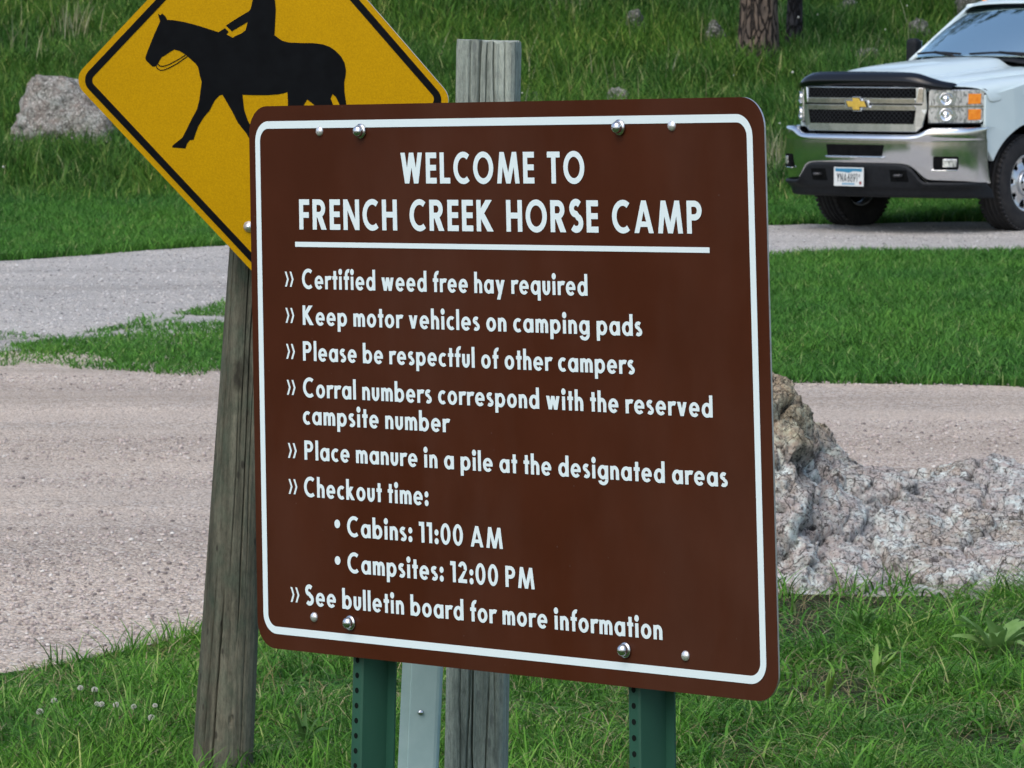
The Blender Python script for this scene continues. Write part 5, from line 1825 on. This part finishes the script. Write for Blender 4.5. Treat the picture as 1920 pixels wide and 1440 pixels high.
# shade band at the top edge and the dark surround of the glass
rows = [[tuple(lerp(a, b, t) + (.006 if i == 1 else (.008 if i == 2 else 0)) for i, (a, b) in enumerate(zip(p, q))) for p, q in zip(ws_bot, ws_top)] for t in (.955, .98, 1.0)]
loft("windshield_shade_band", rows, gloss_black, wshield, subsurf=1, thick=.003)
roof_rows = []
for y, z, w in ((-1.17, 1.848, .66), (-1.28, 1.885, .67), (-1.5, 1.915, .685), (-2.0, 1.935, .70), (-2.6, 1.925, .70), (-2.9, 1.90, .69), (-2.98, 1.86, .68)):
    roof_rows.append([(0, y + .005, z), (.3 * w / .66, y, z - .004), (.50 * w / .66, y - .02, z - .018), (.60 * w / .66, y - .05, z - .045), (.655 * w / .66, y - .08, z - .085)])
loft("roof", roof_rows, paint, subsurf=2, thick=.02)
for s in (-1, 1):
    # A-pillar, window frame rails and B/C pillars
    P3 = lambda *p: [Vector((s * x, y, z)) for x, y, z in p]
    mb = MB()
    mb.tube(P3((.79, -.70, 1.36), (.755, -.90, 1.50), (.70, -1.14, 1.675), (.655, -1.33, 1.81)), [.022, .02, .02, .024], 10)
    mb.tube(P3((.655, -1.33, 1.81), (.68, -1.7, 1.845), (.685, -2.3, 1.85), (.675, -2.85, 1.82)), .035, 10)
    mb.tube(P3((.675, -2.85, 1.82), (.80, -3.0, 1.28)), .05, 10)
    mb.tube(P3((.70, -1.98, 1.83), (.86, -1.98, 1.27)), .04, 10)
    mb.build("door_pillars", paint, truck, smooth=True)
    for y0, y1, tag_ in ((-.78, -1.94, 0), (-2.02, -2.92, 1)):
        top0 = (-1.36, 1.80, .672) if tag_ == 0 else (-2.03, 1.83, .70)
        top1 = (-1.95, 1.83, .70) if tag_ == 0 else (-2.82, 1.80, .69)
        q = P3((.86, y0, 1.27), (.86, y1, 1.27), (top1[2], top1[0], top1[1]), (top0[2], top0[0], top0[1]))
        ow = mesh_obj("side_window", q, [(0, 1, 2, 3)], glass, truck)
        sdm = ow.modifiers.new("thickness", 'SOLIDIFY'); sdm.thickness = .005
    rows = [[(s * x, y, z) for y, z, x in [(yy, zz, xx) for yy in (-.62, -1.3, -2.0, -3.0)]] for zz, xx in ((1.25, 1.0), (1.285, .975), (1.29, .90), (1.28, .84))]
    loft("beltline", rows, paint, mirror=False, smooth=True, thick=.01)
    for y0, y1 in ((-.66, -1.96), (-2.0, -2.96)):
        d = mesh_obj("door", [(s * 1.004, y, z) for y, z in ((y0, .50), (y1, .50), (y1, 1.235), (y0, 1.235))], [(0, 1, 2, 3)], paint, truck)
        sdm = d.modifiers.new("thickness", 'SOLIDIFY'); sdm.thickness = .012
        MB().box((s * 1.03, y1 + .14, 1.10), (.03, .2, .035)).build("door_handle", chrome, d, bevel=.012)
    # towing mirror
    mb = MB()
    mb.tube(P3((.88, -1.05, 1.33), (1.05, -1.07, 1.345)), .024, 8)
    mb.build("mirror_arm", blackp, truck, smooth=True)
    mm = MB().box((s * 1.06, -1.09, 1.435), (.12, .10, .24)).build("wing_mirror", blackp, truck, bevel=.04, seg=4)
    MB().box((s * 1.06, -1.143, 1.435), (.10, .006, .20)).build("mirror_glass", chrome, mm, bevel=.002)
# cowl, wipers
rows = [[(0, -.46, 1.375), (.4, -.46, 1.37), (.76, -.46, 1.325), (.94, -.42, 1.275)], [(0, -.56, 1.40), (.4, -.58, 1.395), (.76, -.70, 1.36), (.95, -.70, 1.285)]]
loft("cowl", rows, blackp, thick=.01)
for x0, x1, zz in ((-.60, .02, 0), (.12, .66, 0)):
    yb = lambda x: float(np.interp(abs(x), [0, .35, .62, .77], [-.50, -.52, -.60, -.70]))
    mb = MB()
    mb.tube([(x, yb(x) + .015 - .02, 1.425 + .012 * math.sin((x - x0) / (x1 - x0) * 3.14)) for x in np.linspace(x0, x1, 7)], .010, 6)
    xm = (x0 + x1) / 2
    mb.tube([(xm, yb(xm) + .02, 1.44), (x0 + .1 * (x1 - x0), yb(x0) + .05, 1.415), (x0, yb(x0) + .06, 1.39)], .013, 6)
    mb.build("wiper", blackp, truck, smooth=True)
# amber roof lamps along the windshield header
for x in (-.5, -.16, 0, .16, .5):
    y0 = -1.32 if abs(x) < .3 else -1.36
    z0 = 1.895 if abs(x) < .3 else 1.872
    mb = MB()
    mb.lathe([(.03, 0), (.03, .01), (.022, .022), (0, .028)], (x, y0, z0 - .002), (0, 0, 1), 16)
    mb.build("roof_lamp", amber, truck, smooth=True)
# interior: dash, seats, steering wheel so that the glass has something behind it
MB().box((0, -.98, 1.26), (1.5, .5, .2)).build("dashboard", mottled("grey_dash", (.05, .053, .055), (.08, .084, .085), 20, .7), truck, bevel=.05)
for x in (-.4, .4):
    sb = MB().box((x, -1.95, 1.25), (.52, .16, .72)).build("seat", mottled("grey_seat", (.06, .062, .065), (.09, .092, .095), 20, .9), truck, bevel=.06)
    MB().box((x, -1.97, 1.66), (.26, .1, .18)).build("headrest", mottled("grey_headrest", (.06, .062, .065), (.09, .092, .095), 20, .9), sb, bevel=.04)
mb = MB()
for k in range(24):
    a0, a1 = 2 * math.pi * k / 24, 2 * math.pi * (k + 1) / 24
    f_ = lambda a: Vector((-.4 + .19 * math.cos(a), -1.36 + .07 * math.sin(a), 1.34 + .175 * math.sin(a)))
    mb.tube([f_(a0), f_(a1)], .016, 6, cap=False)
mb.build("steering_wheel", dark_in, truck, smooth=True)
MB().tube([(.02, -1.06, 1.70), (.0, -1.15, 1.74)], .008, 6).box((.02, -1.05, 1.69), (.22, .03, .07)).build("rear_view_mirror", blackp, truck)
# bed, tailgate, tail lamps, rear bumper, underbody
MB().box((0, -4.05, .98), (1.9, 2.05, .05)).box((0, -3.05, 1.12), (1.9, .05, .40)).build("bed", paint, truck)
MB().box((0, -5.08, 1.02), (1.62, .07, .62)).build("tailgate", paint, truck, bevel=.02)
for s in (-1, 1):
    MB().box((s * .89, -5.095, 1.02), (.16, .07, .42)).build("tail_lamp", mottled("red_lens", (.3, .01, .01), (.36, .015, .015), 30, .2), truck, bevel=.02)
MB().box((0, -5.22, .62), (1.9, .2, .2)).build("rear_bumper", chrome, truck, bevel=.04)
mb = MB().box((-.45, -2.2, .52), (.12, 5.6, .16)).box((.45, -2.2, .52), (.12, 5.6, .16)).box((0, 0, .40), (1.3, .14, .14)).box((0, -WB, .40), (1.3, .16, .16)).box((0, -.2, .72), (1.0, 1.2, .5)).box((0, -1.8, .56), (1.75, 2.6, .12))
for s in (-1, 1):      # inner wheel housings
    mb.box((s * .50, 0, .86), (.06, 1.1, .66)).box((s * .66, -.03, 1.03), (.5, 1.0, .05)).box((s * .66, -.52, .78), (.5, .04, .5)).box((s * .62, .47, .76), (.5, .04, .5))
mb.build("underbody", dark_in, truck)

# ---- wheels
def make_wheel():
    root = bpy.data.objects.new("wheel", None); COL.objects.link(root); root.parent = truck
    prof = [(.222, -.085), (.235, -.112), (.28, -.124), (.345, -.120), (.378, -.108), (.392, -.094)]
    grooves = []
    for y0 in (-.062, -.022, .022, .062):
        grooves += [(.396, y0 - .008), (.384, y0 - .006), (.384, y0 + .006), (.396, y0 + .008)]
    prof = prof + grooves + [(.392, .094), (.378, .108), (.345, .120), (.28, .124), (.235, .112), (.222, .085)]
    t = MB().lathe(prof, (0, 0, 0), (1, 0, 0), 72)
    # shoulder lugs
    for k in range(56):
        w = 2 * math.pi * k / 56
        for sd in (-1, 1):
            c = Vector((sd * .099, .389 * math.cos(w), .389 * math.sin(w)))
            t.box(c, (.030, .026, .016), Matrix.Rotation(w - math.pi / 2 + math.pi / 2, 3, 'X') @ Matrix.Rotation(math.pi / 2, 3, 'X'))
    tyre = t.build("tyre", rubber, root)
    tyre.data.polygons.foreach_set('use_smooth', [True] * len(tyre.data.polygons))
    # dished rim with eight openings: outer face is +x
    m = MB()
    m.lathe([(.222, -.085), (.214, -.05), (.205, .06), (.214, .085), (.226, .098), (.232, .098), (.236, .090)], (0, 0, 0), (1, 0, 0), 64)
    n = 8
    V, F = [], []
    seg = 96
    radii = [.226, .208, .198, .188, .176, .164, .152, .142, .12, .10]
    hx = [.096, .078, .072, .068, .066, .066, .068, .072, .080, .088]
    for r, h in zip(radii, hx):
        for k in range(seg):
            w = 2 * math.pi * k / seg
            V.append((h, r * math.cos(w), r * math.sin(w)))
    for i in range(len(radii) - 1):
        for k in range(seg):
            w = ((k + .5) / seg * n) % 1
            rm = (radii[i] + radii[i + 1]) / 2
            hw = np.interp(rm, [.148, .165, .185, .202], [.16, .24, .27, .22])
            if .146 < rm < .204 and abs(w - .5) < hw:
                continue
            k2 = (k + 1) % seg
            F.append((i * seg + k, i * seg + k2, (i + 1) * seg + k2, (i + 1) * seg + k))
    m.add(V, F)
    rim = m.build("rim", alloy, root, smooth=True)
    sdm = rim.modifiers.new("thickness", 'SOLIDIFY'); sdm.thickness = .008
    MB().lathe([(.20, -.02), (.20, -.015), (0, -.015)], (0, 0, 0), (1, 0, 0), 32).build("brake_disc", dark_in, root)
    h = MB().lathe([(.105, .082), (.105, .102), (.098, .112), (.088, .114), (.080, .106), (.062, .112), (.055, .150), (.048, .158), (0, .160)], (0, 0, 0), (1, 0, 0), 40)
    hub = h.build("hub_cap", alloy, root, smooth=True)
    lg = MB()
    for k in range(8):
        w = 2 * math.pi * (k + .5) / 8
        lg.lathe([(.0125, .085), (.0125, .118), (.010, .124), (0, .125)], (0, .083 * math.cos(w), .083 * math.sin(w)), (1, 0, 0), 8)
        c = Vector((.1095, .083 * math.cos(w + .39), .083 * math.sin(w + .39)))
    lg.build("lug_nuts", blackp, hub)
    return root
wheel = make_wheel()
def place_wheel(first, x, y, flip, turn=0.0, spin=0.0):
    if first:
        r = wheel
    else:
        r = wheel.copy(); COL.objects.link(r)
        for ch in wheel.children:
            c = ch.copy(); COL.objects.link(c); c.parent = r
            for g2 in ch.children:
                d = g2.copy(); COL.objects.link(d); d.parent = c
    r.parent = truck
    r.location = (x, y, .385)
    r.rotation_euler = (spin, 0, (math.pi if flip else 0) + turn)
place_wheel(True, -.845, 0, True, 0, .3)
place_wheel(False, .845, 0, False, 0, 1.0)
for s in (-1, 1):
    place_wheel(False, s * .80, -WB, s < 0)
